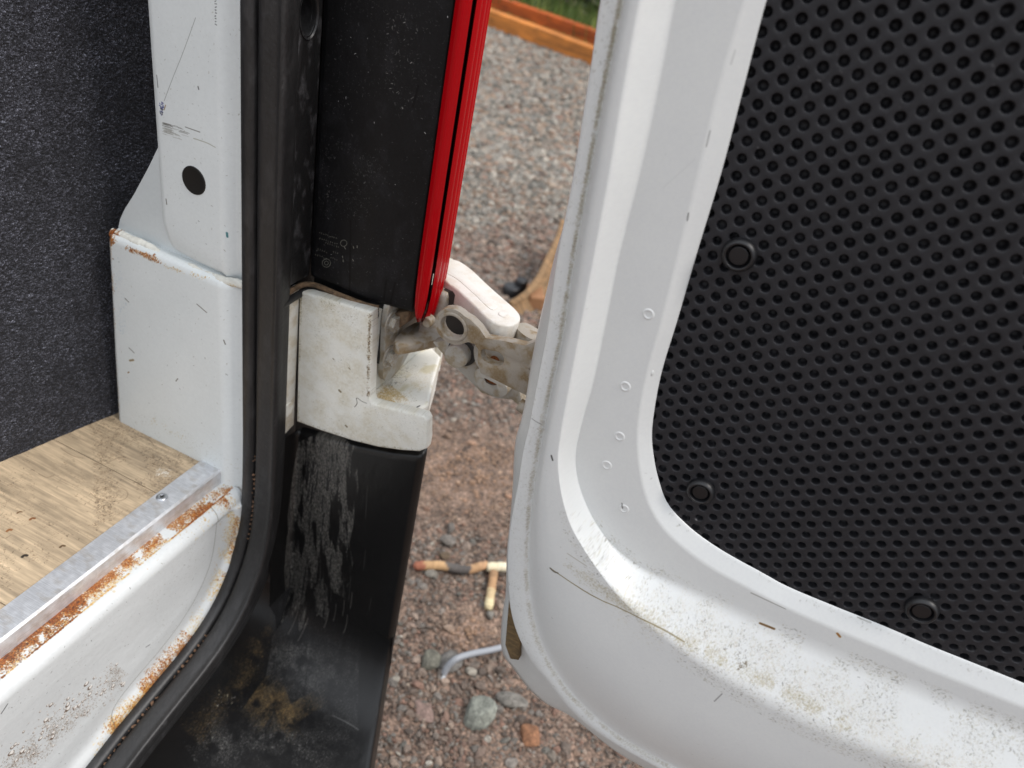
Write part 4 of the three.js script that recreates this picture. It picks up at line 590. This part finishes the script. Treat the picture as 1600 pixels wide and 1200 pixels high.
  const edge = (y, z) => { let lo = -0.42, hi = 0.05; for (let k = 0; k < 40; k++) { const x = (lo + hi) / 2, c = [0, 1, 2].map((i) => x * RT[i] + (y - CH) * UP[i] - z * DP[i]), px = 800 + 1200 * c[0] / c[2], py = 600 + 1200 * c[1] / c[2]; if (px < edgeX(py)) lo = x; else hi = x; } return lo; };
  const xeOld = (z) => { const T = [[-0.56, -0.2435], [-0.526, -0.2292], [-0.47, -0.204], [-0.414, -0.178], [-0.36, -0.158], [-0.3, -0.14], [-0.2, -0.118], [-0.05, -0.1], [0.1, -0.1]]; for (let k = 1; k < T.length; k++) if (z <= T[k][0]) { const [a, b] = T[k - 1], [c, d] = T[k]; return b + (d - b) * (z - a) / (c - a); } return -0.1; };
  const zz = []; for (let k = 0; k <= 30; k++) zz.push(zf + FR * (1 - Math.cos(k / 30 * Math.PI / 2))); for (let k = 1; k <= 40; k++) zz.push(zf + FR + 0.5 * k / 40);
  const l2 = [], sheet = zz.map((z) => { const d = z - zf, y = YB - 0.012 * sst(-0.44, -0.2, z) + (d < FR ? FR - Math.sqrt(Math.max(0, FR * FR - (FR - d) * (FR - d))) : 0), e = z < -0.35 ? edge(Y(y - 0.006), z) : Math.min(xeOld(z), edge(Y(y - 0.006), -0.35) + (z + 0.35) * 0.3), r = [], m = arc(z); for (let k = 0; k <= 26; k++) { r.push(V(-0.42 + (e - 0.008 + 0.42) * k / 26, Y(y), z)); l2.push(m); }
    for (const [dx, dy] of [[-0.004, -0.0008], [-0.0015, -0.003], [0, -0.007], [0.0006, -0.02], [0.004, -0.06], [0.006, -0.12], [-0.002, -0.2], [-0.03, -0.24]]) { r.push(V(e + dx, Y(y + dy * (0.35 + 0.65 * Math.min(1, d / FR))), z)); l2.push(m + 0.01); } return r; });
  mesh('step', setUV(loft(sheet, true), l2), M.bumper, bp);
}
// ---------------------------------------------------------------- hinge
{
  M.hinge = phys({ map: grimeTex(351, [160, 156, 148], 0.8), roughness: 0.5, clearcoat: 0.1 });
  M.hingeDirty = std({ map: grimeTex(371, [152, 144, 132], 0.85), roughness: 0.65 });
  M.cap = phys({ map: grimeTex(391, [212, 208, 200], 0.25), roughness: 0.45, clearcoat: 0.15 });
  M.rust = std({ map: tile(256, (u, v) => { const k = fbm(u * 14, v * 14, 361, 4); return [70 + 100 * k, 42 + 56 * k, 18 + 30 * k]; }), roughness: 0.95 });
  M.gapShade = std({ color: 0x2e2b28, roughness: 0.7 });  // near-black tone, shade between the hinge parts put into the colour
  const hg = part('hinge', van, 'white painted door hinge streaked with brown dust');
  const ub = (g) => uvBox(g, 0.14);
  // bracket bolted to the recess wall
  const bx = -0.2895, br = [[-0.35, -0.542], [-0.35, -0.605], [-0.405, -0.605], [-0.43, -0.595], [-0.445, -0.575], [-0.448, -0.556], [-0.438, -0.544], [-0.41, -0.541]].map(([y, z]) => V(bx, Y(y), z));
  mesh('bracket', ub(plate('x', smoothClosed(br, 60), 0.006, 0.0008)), M.hinge, hg);
  for (const [a, b] of [[611, 503], [607, 557]]) { const c = on('x', bx, a, b), w = disc(c, 'x', 0.0115, 0.0016, [[0, 1], [0.96, 1], [1, 0.7], [1, 0]]), h = new THREE.CylinderGeometry(0.0078, 0.0082, 0.006, 6); h.rotateZ(Math.PI / 2); h.translate(c.x + 0.0042, c.y, c.z); mesh('bolt', [w.toNonIndexed(), toCreasedNormals(h, 0.4)], M.hinge, hg); }
  // tongue reaching from the bracket
  const tg = smoothClosed(pxs('y', Y(-0.392), [[616, 533], [628, 517], [650, 503], [676, 496], [705, 492], [735, 497], [746, 511], [722, 522], [684, 531], [640, 540], [622, 542]]), 60);
  mesh('tongue', ub(plate('y', tg, 0.009, 0.001, [], 2)), M.hingeDirty, hg);
  mesh('pin', ub(disc(on('z', -0.536, 668, 503), 'z', 0.005, 0.002, [[0, 1], [0.8, 1], [1, 0.6], [1, -3]])), M.hingeDirty, hg);
  // ringed link plate bolted to the door edge
  const zp = -0.524, c = on('z', zp, 707, 511);
  const ring = []; for (let k = 0; k <= 18; k++) { const t = (60 + k / 18 * 240) * Math.PI / 180; ring.push(V(c.x + 0.0172 * Math.cos(t), c.y + 0.0172 * Math.sin(t), zp)); }
  const link = [...ring, ...pxs('z', zp, [[731, 535], [741, 538], [747, 547], [745, 562], [750, 583], [775, 595], [804, 610], [822, 618], [836, 606], [846, 580], [862, 575], [866, 530], [851, 528], [820, 540], [790, 533], [759, 528], [749, 513], [736, 500]])];
  const hole = []; for (let k = 0; k < 26; k++) { const t = k / 26 * 6.2832; hole.push(V(c.x + 0.0112 * Math.cos(t), c.y + 0.0108 * Math.sin(t), zp)); }
  const slot = smoothClosed(pxs('z', zp, [[752, 547], [766, 548], [781, 552], [787, 561], [783, 571], [768, 569], [754, 561]]), 30);
  mesh('link_plate', ub(plate('z', link, 0.009, 0.0008, [hole, slot], 2)), M.hingeDirty, hg);
  { const rr = []; for (const [q, d] of [[1, 0.0004], [1.05, 0.0012], [1.22, 0.0012], [1.28, 0.0003]]) { const r = []; for (let k = 0; k <= 36; k++) { const t = k / 36 * 6.2832; r.push(V(c.x + 0.0112 * q * Math.cos(t), c.y + 0.0108 * q * Math.sin(t), zp + d)); } rr.push(r); } mesh('ring_collar', ub(loft(rr)), M.hingeDirty, hg); }
  mesh('link_pocket', ub(plate('z', smoothClosed(pxs('z', zp - 0.02, [[742, 538], [766, 540], [795, 552], [795, 582], [762, 584], [744, 570]]), 30), 0.012, 0.001)), M.hinge, hg);
  mesh('pocket_hole', disc(on('z', zp - 0.0198, 773, 563), 'z', 0.0042, 0.0008, [[0, 0.1], [0.8, 0.3], [1, 0.6], [1.1, 0]]), M.rust, hg);
  mesh('rear_shade_plate', ub(plate('z', pxs('z', -0.566, [[684, 452], [706, 456], [735, 478], [764, 512], [760, 545], [730, 540], [700, 536], [684, 520]]), 0.006, 0.001)), M.gapShade, hg);  // dark sheet, paints the shadowed depth behind ring and arm
  mesh('pin_boss', ub(disc(on('z', -0.57, 688, 498), 'y', 0.0085, 0.032)), M.hinge, hg);
  // upper arm, a moulded bar that lies flat
  const yc = Y(-0.328), cap = smoothClosed(pxs('y', yc, [[692, 408], [702, 404], [716, 407], [735, 419], [762, 444], [788, 467], [805, 482], [813, 493], [811, 502], [800, 508], [784, 508], [766, 500], [740, 476], [715, 453], [698, 440], [690, 428]]), 90);
  mesh('upper_arm', ub(plate('y', cap, 0.0165, 0.0016, [], 3)), M.cap, hg);
  const rib = smoothClosed(pxs('y', yc + 0.0006, [[700, 418], [716, 422], [745, 448], [778, 480], [770, 484], [740, 458], [712, 434], [698, 426]]), 60); mesh('arm_rib', ub(plate('y', rib, 0.003, 0.0008)), M.cap, hg);
  mesh('rivet', ub(disc(on('y', yc - 0.0002, 787, 492), 'y', 0.0049, 0.0011, [[0, 0.7], [0.8, 0.8], [0.93, 1], [1, 0.3], [1.05, 0]])), M.cap, hg);
  // lower link with a second knuckle
  const low = pxs('z', -0.552, [[676, 535], [700, 532], [725, 538], [742, 548], [762, 580], [790, 600], [812, 612], [818, 640], [800, 625], [775, 622], [752, 614], [730, 592], [700, 563]]);
  mesh('lower_link', ub(plate('z', low, 0.012, 0.0008)), M.hinge, hg);
  mesh('pivot_boss', ub(disc(on('z', -0.549, 719, 551), 'z', 0.0118, 0.011, [[0, 1], [0.82, 1], [0.92, 0.93], [0.97, 0.8], [0.97, 0]])), M.hinge, hg);
  mesh('pivot_gap_shade', disc(on('z', -0.5505, 722, 550), 'z', 0.0142, 0.0012, [[0, 1], [0.98, 1], [1, 0]]), M.gapShade, hg);  // added dark disc, paints the shaded gap round the pivot boss
  mesh('knuckle', ub(plate('z', smoothClosed(pxs('z', -0.541, [[744, 578], [756, 577], [772, 592], [790, 603], [793, 614], [783, 621], [765, 617], [748, 606], [741, 592]]), 40), 0.012, 0.0012, [smoothClosed(pxs('z', -0.541, [[755, 589], [768, 594], [779, 601], [770, 604], [758, 598]]), 24)], 4)), M.hinge, hg);
  mesh('rust_slot', plate('z', pxs('z', -0.5445, [[752, 587], [782, 598], [782, 606], [756, 602]]), 0.004, 0.0005), M.rust, hg);
  // fixing leaf on the door edge
  const leaf = pxs('z', -0.5, [[862, 512], [856, 530], [846, 552], [836, 590], [826, 622], [816, 652], [830, 660], [880, 640], [890, 540]]);
  mesh('door_leaf', ub(plate('z', leaf, 0.03, 0.002)), M.hinge, hg);
  for (const [a, b, r] of [[837, 572, 0.0052], [836, 588, 0.0042], [818, 636, 0.0055]]) { const p = on('z', -0.507, a, b), g = new THREE.CylinderGeometry(r, r * 1.08, 0.009, 6); g.rotateZ(Math.PI / 2 - 0.2); g.translate(p.x, p.y, p.z); mesh('bolt', ub(g.toNonIndexed()), M.hingeDirty, hg); }
  const lug = smoothClosed(pxs('y', Y(-0.335), [[806, 508], [820, 503], [832, 508], [856, 526], [850, 536], [820, 524]]), 40); mesh('lug', ub(plate('y', lug, 0.016, 0.0015, [], 2)), M.hingeDirty, hg);
}
thing(van, 'van', 'rear corner of a white van with its door swung open on a dusty hinge', 'van');
// ================================================================ ground
const zoneFar = (x, z) => (Math.hypot(x + 2.2, z + 5.6) + 2.6 * (fbm(x * 1.6, z * 1.6, 501, 4) - 0.5) < 3.3 ? 0.9 : 0.08);   // a load of crushed grey stone tipped beside the timbers, ragged where it meets the reddish soil
const sandy = (x, z) => { const c = on('y', 0, 735, 740), d = on('y', 0, 735, 985); return Math.max(1 - Math.hypot((x - c.x) / 0.22, (z - c.z) / 0.2), 1 - Math.hypot((x - d.x) / 0.07, (z - d.z) / 0.06)); };
{
  const N = 1024, gt = tile(N, (u, v) => { const k = fbm(u * 30, v * 30, 511, 4), f = fbm(u * 200, v * 200, 515, 3); const b = 0.55 + 0.55 * (k - 0.5) + 0.8 * (f - 0.5); return [182 * b, 152 * b, 132 * b]; });
  const W = 160, rowsN = 200, pos = [], idx = [], uv = [], zs = []; for (let j = 0; j <= rowsN; j++) { const t = j / rowsN; zs.push(3 - 14 * Math.pow(t, 0.8)); }
  const rows = zs.map((z) => { const r = []; for (let i = 0; i <= W; i++) { const x = -8 + 12 * i / W; r.push(V(x, 0.012 * (fbm(x * 3, z * 3, 521, 4) - 0.5) + 0.008 * (fbm(x * 18, z * 18, 525, 3) - 0.5), z)); } return r; });
  const near = loft(rows, true), p = near.attributes.position, q = new Float32Array(p.count * 2); for (let i = 0; i < p.count; i++) { q[2 * i] = p.getX(i) / 0.6; q[2 * i + 1] = p.getZ(i) / 0.6; } near.setAttribute('uv', new THREE.BufferAttribute(q, 2));
  const ring = new THREE.PlaneGeometry(160, 160); ring.rotateX(-Math.PI / 2); ring.translate(0, -0.03, 0); const ru = ring.attributes.uv; for (let i = 0; i < ru.count; i++) ru.setXY(i, ru.getX(i) * 260, ru.getY(i) * 260);
  const ground = mesh('ground', [near, ring], std({ map: gt, roughness: 1, bumpMap: fineBump, bumpScale: 0.003 }), scene); ground.userData.kind = 'structure';
  // stones: a few shapes, many copies
  const R = rng(601), shapes = [];
  for (let s = 0; s < 6; s++) { let g = new THREE.IcosahedronGeometry(1, 2); g.deleteAttribute('uv'); g.deleteAttribute('normal'); g = mergeVertices(g); const pp = g.attributes.position, cuts = []; for (let k = 0; k < 9; k++) { cuts.push([V(R() - 0.5, R() - 0.5, R() - 0.5).normalize(), 0.62 + 0.25 * R()]); } for (let i = 0; i < pp.count; i++) { const v = V().fromBufferAttribute(pp, i); for (const [n, d] of cuts) { const e = v.dot(n) - d; if (e > 0) v.addScaledVector(n, -e * 0.93); } v.multiplyScalar(0.94 + 0.12 * vn(v.x * 3 + s * 9, v.y * 3 + v.z * 5, 605)); v.y *= 0.62; v.z *= 0.72; pp.setXYZ(i, v.x, v.y, v.z); } g.computeVertexNormals(); shapes.push(toCreasedNormals(g, 0.5)); }
  for (const g of shapes) { uvBox(g, 2); }
  for (let i = 0; i < shapes.length; i++) shapes[i] = uvBox(shapes[i], 2);
  const stTex = tile(512, (u, v) => { const k = fbm(u * 10, v * 10, 531, 4), f = fbm(u * 90, v * 90, 535, 3), b = 0.72 + 0.45 * (k - 0.5) + 0.5 * (f - 0.5); return [255 * b, 252 * b, 248 * b]; });
  const stM = std({ map: stTex, roughness: 0.9 });
  const lin = (h) => new THREE.Color(h), soft = (h) => { const c = new THREE.Color(h), l = (c.r + c.g + c.b) / 3; return c.lerp(new THREE.Color().setRGB(l * 1.06, l, l * 0.93), 0.42).lerp(new THREE.Color().setRGB(0.27, 0.22, 0.18), 0.22); };
  const palN = ['#a5826f', '#8f7565', '#b08d78', '#7a675c', '#9a8a7e', '#b79a86', '#86807a', '#a0705a', '#c4a48c', '#6d5a50', '#9d9690', '#b4775a'].map(soft), palF = ['#9a9a94', '#b4b3aa', '#7f827c', '#c8c2b2', '#8d8f88', '#a9a69a', '#6c716c', '#c09a76', '#b88a68', '#d0cbbd', '#94887a', '#bfa78e'].map(soft);
  const col = (x, z) => { const f = zoneFar(x, z), c = (R() < f ? palF : palN)[Math.floor(R() * 12)].clone(); const s = Math.max(0, sandy(x, z)); c.lerp(lin('#c9a283'), Math.min(0.7, s)); const j = 0.8 + 0.46 * R(); return c.multiplyScalar(j); };
  const lists = shapes.map(() => []), D = new THREE.Object3D();
  function scatter(n, z0, z1, xa, xb, s0, s1, pw = 2) { for (let k = 0; k < n; k++) { const z = z0 + (z1 - z0) * R(), x = xa(z) + (xb(z) - xa(z)) * R(), s = s0 + (s1 - s0) * Math.pow(R(), pw); if (sandy(x, z) > 0.1 && R() < 0.75 && s > 0.004) continue; if (R() > 0.35 + 0.9 * fbm(x * 7, z * 7, 541, 3) + zoneFar(x, z)) continue; D.position.set(x, 0.012 * (fbm(x * 3, z * 3, 521, 4) - 0.5) + 0.008 * (fbm(x * 18, z * 18, 525, 3) - 0.5) + s * 0.15, z); D.rotation.set((R() - 0.5) * 0.9, R() * 6.28, (R() - 0.5) * 0.9); D.scale.set(s * (0.8 + 0.5 * R()), s * (0.8 + 0.5 * R()), s * (0.8 + 0.5 * R())); D.updateMatrix(); lists[Math.floor(R() * shapes.length)].push([D.matrix.clone(), col(x, z)]); } }
  const xa = (z) => 0.45 * z - 0.45, xb = (z) => 0.28 * z + 0.45;       // the strip of yard seen between van and door, with a margin
  scatter(60000, -0.5, -2.1, xa, xb, 0.0013, 0.006, 2); scatter(4200, -0.5, -2.0, xa, xb, 0.003, 0.012, 2.6);
  scatter(26000, -1.7, -3.6, xa, xb, 0.004, 0.017, 1.8); scatter(26000, -3.0, -7.4, xa, xb, 0.009, 0.03, 1.6);
  shapes.forEach((g, i) => { const im = new THREE.InstancedMesh(g, stM, lists[i].length); lists[i].forEach(([m, c], k) => { im.setMatrixAt(k, m); im.setColorAt(k, c); }); im.name = numbered('gravel'); im.castShadow = im.receiveShadow = true; im.userData = { kind: 'stuff', label: 'loose gravel and small stones covering the yard', category: 'gravel' }; scene.add(im); });
  // the stones that can be picked out singly
  const mats = []; for (let k = 0; k < 10; k++) mats.push([std({ map: stTex, roughness: 0.88, color: palN[k].clone().multiplyScalar(0.9) }), std({ map: stTex, roughness: 0.88, color: palF[k].clone().multiplyScalar(0.85) })]);
  for (let k = 0; k < 260; k++) { const py = 40 + 1150 * Math.pow(R(), 0.9), x0 = py < 440 ? 770 - 0.16 * py : 690 - 0.16 * (py - 440), x1 = py < 760 ? 930 - 0.165 * py : 800; const c = on('y', 0, x0 - 20 + (x1 - x0 + 50) * R(), py); const f = R() < zoneFar(c.x, c.z) ? 1 : 0, s = (0.005 + 0.008 * R() * R()) * (0.8 + 0.28 * Math.abs(c.z)); if (sandy(c.x, c.z) > 0.05 && R() < 0.8) continue;
    const m = mesh(k ? `stone_${String(k).padStart(3, '0')}` : 'stone', shapes[k % 6], mats[k % 10][f], ground); m.position.set(c.x, s * 0.3, c.z); m.rotation.set((R() - 0.5) * 0.8, R() * 6.28, (R() - 0.5) * 0.8); m.scale.set(s * (0.9 + 0.5 * R()), s * (0.8 + 0.4 * R()), s); }
  // notable stones
  const big = (px, py, sx, sy, sz, turn, tilt, colr, name, label) => { const c = on('y', sy * 0.35, px, py), m = new THREE.Mesh(shapes[(name.length + Math.floor(px)) % 6], std({ map: stTex, color: new THREE.Color(colr).multiplyScalar(0.8), roughness: 0.9 })); m.position.set(c.x, sy * 0.42, c.z); m.rotation.set(tilt, turn, tilt * 0.6); m.scale.set(sx, sy, sz); thing(m, name, label, 'stone'); };
  big(748, 1115, 0.031, 0.030, 0.037, 0.9, 0.35, '#b3b8ae', 'pale_stone', 'pale green-grey angular stone lying on the gravel');
  big(700, 1034, 0.025, 0.012, 0.028, 0.3, 0.2, '#9a9793', 'grey_stone', 'flat grey stone under the end of the grey cable');
  big(672, 1032, 0.02, 0.018, 0.028, 1.3, 0.1, '#8f8e82', 'grey_green_stone', 'dull green-grey stone beside the flat grey stone');
  big(828, 1150, 0.02, 0.014, 0.03, 1.2, 0.1, '#c08a66', 'orange_stone', 'orange brown rounded stone below the door corner');
  big(662, 1112, 0.018, 0.008, 0.034, 1.2, 0, '#b59a90', 'pink_stone', 'long flat pinkish stone left of the pale green stone');
  big(800, 1095, 0.03, 0.014, 0.02, 0.2, 0.1, '#a5a19a', 'slate_piece', 'grey sliver of slate under the rounded door edge');
  big(700, 845, 0.018, 0.014, 0.02, 0.2, 0.1, '#9d968f', 'round_stone', 'rounded grey stone above the snapped stick'); big(694, 868, 0.012, 0.01, 0.013, 0.2, 0.1, '#8a7761', 'brown_pebble', 'small brown pebble touching the snapped stick');
}
// ---------------------------------------------------------------- bits lying on the ground
{
  const R = rng(701), g0 = (a, b, h = 0.006) => on('y', h, a, b);
  function stick(name, label, pts, r, colr, cols) { const c = new THREE.CatmullRomCurve3(pts.map(([a, b]) => g0(a, b, r * 1.1))), N = 36, rows = []; const fr = c.computeFrenetFrames(N); for (let i = 0; i <= N; i++) { const p = c.getPointAt(i / N), row = []; for (let k = 0; k <= 10; k++) { const t = k / 10 * 6.2832, w = (i === 0 || i === N ? 0.05 : 1) * r * (0.85 + 0.35 * vn(i * 0.5, Math.cos(t) * 2, 711)); row.push(V().copy(p).addScaledVector(fr.normals[i], Math.cos(t) * w).addScaledVector(fr.binormals[i], Math.sin(t) * w)); } rows.push(row); }
    const g = loft(rows), cl = []; const A = colr.map((h) => new THREE.Color(h)); for (let i = 0; i <= N; i++) for (let k = 0; k <= 10; k++) { const q = A[Math.min(A.length - 1, Math.max(0, Math.floor(i / N * A.length + 0.5 * (vn(i * 0.6, k, 713) - 0.5))))].clone().multiplyScalar(0.8 + 0.4 * vn(i * 1.3, k * 1.1, 717)); cl.push(q.r, q.g, q.b); } g.setAttribute('color', new THREE.Float32BufferAttribute(cl, 3));
    const m = new THREE.Mesh(g, std({ vertexColors: true, roughness: 0.85 })); thing(m, name, label, 'stick'); }
  stick('snapped_stick', 'tan stick with a dark charred middle lying across the gravel', [[645, 884], [690, 884], [725, 890], [764, 882]], 0.0085, ['#8a5540', '#a88660', '#b39068', '#55504c', '#4d4845', '#a07e5c', '#ab8664']);
  stick('peeled_stick', 'cream peeled stick half hidden behind the door edge', [[759, 886], [785, 886], [830, 889]], 0.009, ['#cfc3a6', '#d6ccb2', '#c9bc9c']);
  stick('barked_stick', 'short upright cream and brown stick below the peeled one', [[772, 892], [768, 920], [763, 952]], 0.0082, ['#8f7052', '#a5815e', '#b8a17c', '#cabb94']);
  // cable with a frayed end
  const cb = new THREE.Group(), c = new THREE.CatmullRomCurve3([[694, 1052], [699, 1042], [712, 1030], [735, 1022], [765, 1016], [800, 1008], [850, 1000]].map(([a, b], i) => g0(a, b, [0.008, 0.02, 0.034, 0.03, 0.018, 0.01, 0.007][i]))), gm = std({ color: 0x8a8d92, roughness: 0.5 });
  mesh('sheath', new THREE.TubeGeometry(c, 50, 0.0054, 12), gm, cb); for (let k = 0; k < 4; k++) { const a = g0(694, 1052, 0.008), e = g0(690 + k * 1.8, 1062 - k, 0.004); mesh('wire', new THREE.TubeGeometry(new THREE.CatmullRomCurve3([c.getPointAt(0.03), a, e]), 8, 0.0014, 6), std({ color: 0xa9adb2, roughness: 0.4 }), cb); }
  thing(cb, 'cable', 'grey electric cable with a frayed cut end on the gravel', 'cable');
  // curled offcut of bark and a black cap beyond the hinge
  const bark = new THREE.Group(), e = [[878, 345], [868, 375], [853, 405], [838, 435], [818, 460], [795, 474]].map(([a, b], i) => g0(a, b, 0.15 - 0.024 * i)), top = spline(e, 40), rowsB = [];
  for (const [d, h] of [[0.016, 0.0], [0.004, 0.006], [-0.004, 0.004], [0.0, -0.006], [0.03, -0.06], [0.06, -0.14]]) rowsB.push(top.map((p, i) => V(p.x + d + 0.3 * Math.max(0, d - 0.016), Math.max(0.0, p.y + h + 0.003 * vn(i * 0.4, d * 99, 719)), p.z)));
  const bm = std({ map: tile(256, (u, v) => { const k = fbm(u * 6, v * 40, 721, 4); return [78 + 90 * k, 62 + 68 * k, 42 + 48 * k]; }), roughness: 0.85 }); mesh('strip', uvBox(loft(rowsB, true), 0.15), bm, bark);
  const blk = new RoundedBoxGeometry(0.05, 0.045, 0.09, 2, 0.006); blk.rotateY(0.5); const bp = g0(836, 462, 0.03); blk.translate(bp.x, 0.026, bp.z); mesh('splinter', blk, std({ color: 0x8a6242, roughness: 0.8 }), bark);
  thing(bark, 'bark_offcut', 'curled brown strip of bark lying beyond the hinge', 'bark');
  const kp = g0(800, 452, 0.02), kb = mergeGeometries([disc(V(kp.x, 0.002, kp.z), 'y', 0.03, 0.032), disc(V(kp.x + 0.016, 0.002, kp.z - 0.03), 'y', 0.021, 0.05)]); const km = new THREE.Mesh(kb, std({ color: 0x151517, roughness: 0.45 })); thing(km, 'plastic_cap', 'small black plastic cap on the gravel beside the bark', 'cap');
  // two orange timbers at the edge of the yard
  const wood = tile(512, (u, v) => { const k = fbm(u * 5, v * 70, 731, 4), h = fbm(u * 12, v * 12, 735, 3), b = 0.72 + 0.4 * (k - 0.5) + 0.3 * (h - 0.5); return [252 * b, 156 * b, 66 * b]; });
  const beam = (p, q, w, h, y, colr, label) => { const a = on('y', y, ...p), b = on('y', y, ...q), d = V().subVectors(b, a), L = d.length() * 2.6, g = new RoundedBoxGeometry(L, h, w, 2, 0.006); const uv = g.attributes.uv, pp = g.attributes.position; for (let i = 0; i < uv.count; i++) uv.setXY(i, pp.getX(i) / 1.2, (pp.getY(i) + pp.getZ(i)) / 0.5); const m = new THREE.Mesh(g, std({ map: wood, color: colr, roughness: 0.75 })); m.rotation.y = Math.atan2(-d.z, d.x); m.position.set((a.x + b.x) / 2, y - h / 2, (a.z + b.z) / 2); thing(m, 'timber', label, 'timber', 'timbers at the edge of the yard'); return m; };
  beam([765, 14], [925, 72], 0.10, 0.12, 0.125, 0xffffff, 'bright orange squared timber edging the gravel');
  const t2 = beam([790, -2], [935, 48], 0.10, 0.10, 0.16, 0xf0b894, 'darker reddish timber lying behind the bright orange one');
  // grass along the timber
  const blade = new THREE.BufferGeometry(); blade.setAttribute('position', new THREE.Float32BufferAttribute([-0.003, 0, 0, 0.003, 0, 0, -0.002, 0.5, 0.05, 0.002, 0.5, 0.05, 0, 1, 0.25], 3)); blade.setIndex([0, 1, 2, 1, 3, 2, 2, 3, 4]); blade.computeVertexNormals();
  const A = on('y', 0, 765, 30), B = on('y', 0, 925, 90), ng = 5200, gi = new THREE.InstancedMesh(blade, phys({ color: 0xffffff, roughness: 0.8, transmission: 0.3, thickness: 0, side: THREE.DoubleSide }), ng), D = new THREE.Object3D(), gc = ['#5f7a2c', '#4d6a24', '#7a8f3c', '#3c5620', '#8a9448'].map((h) => new THREE.Color(h));
  for (let k = 0; k < ng; k++) { const t = -0.8 + 2.6 * R(), off = k < 2600 ? 0.10 * R() * R() : -0.12 - 0.9 * R(), h = k < 2600 ? 0.03 + 0.09 * R() : 0.1 + 0.25 * R(); D.position.set(A.x + (B.x - A.x) * t + off * 0.35, -0.005, A.z + (B.z - A.z) * t + off); D.rotation.set((R() - 0.5) * 0.5, R() * 6.28, (R() - 0.5) * 0.5); D.scale.set(1.2 + R(), h, h); D.updateMatrix(); gi.setMatrixAt(k, D.matrix); gi.setColorAt(k, gc[Math.floor(R() * 5)].clone().multiplyScalar(0.7 + 0.5 * R())); }
  gi.name = 'grass'; gi.castShadow = gi.receiveShadow = true; gi.userData = { kind: 'stuff', label: 'green grass growing along and behind the timbers', category: 'grass' }; scene.add(gi);
  // dark hedge behind the timbers
  const leaf = new THREE.BufferGeometry(); leaf.setAttribute('position', new THREE.Float32BufferAttribute([0, 0, 0, 0.3, 0.45, 0.06, 0, 1, 0, -0.3, 0.45, 0.06], 3)); leaf.setIndex([0, 1, 3, 1, 2, 3]); leaf.computeVertexNormals();
  const shrub = new THREE.Group(), nl = 14000, li = new THREE.InstancedMesh(leaf, phys({ color: 0xffffff, roughness: 0.7, transmission: 0.3, thickness: 0, side: THREE.DoubleSide }), nl), lc = ['#2f3f1c', '#3d4f22', '#26331a', '#55622c', '#4a3a22'].map((h) => new THREE.Color(h)), cen = on('y', 0, 850, -12);
  for (let k = 0; k < nl; k++) { const t = R() * 6.28, ph = Math.acos(1 - R()), rr = 0.75 + 0.3 * R() * fbm(t * 3, ph * 3, 741, 3); { const u = -1.2 + 3.6 * R(); D.position.set(A.x + (B.x - A.x) * u, 0.02 + 1.3 * R(), A.z + (B.z - A.z) * u - 0.75 - 0.7 * R() * rr); } D.rotation.set(R() * 6, R() * 6, R() * 6); const s = 0.04 + 0.06 * R(); D.scale.set(s, s, s); D.updateMatrix(); li.setMatrixAt(k, D.matrix); li.setColorAt(k, lc[Math.floor(R() * 5)].clone().multiplyScalar(0.7 + 0.6 * R())); }
  li.name = 'foliage'; li.userData.kind = 'stuff'; shrub.add(li);
  for (let k = 0; k < 9; k++) { const u = -1 + k * 0.4, x = A.x + (B.x - A.x) * u, z = A.z + (B.z - A.z) * u - 1.05 + 0.2 * (R() - 0.5), cv = new THREE.CatmullRomCurve3([V(x, -0.02, z), V(x + 0.1 * (R() - 0.5), 0.6, z + 0.1 * (R() - 0.5)), V(x + 0.3 * (R() - 0.5), 1.4, z + 0.2 * (R() - 0.5))]); mesh('stem', new THREE.TubeGeometry(cv, 12, 0.022, 7), std({ color: 0x43352a, roughness: 0.9 }), shrub); }
  thing(shrub, 'hedge', 'dark leafy hedge behind the two timbers', 'hedge');
}
renderer.render(scene, camera);
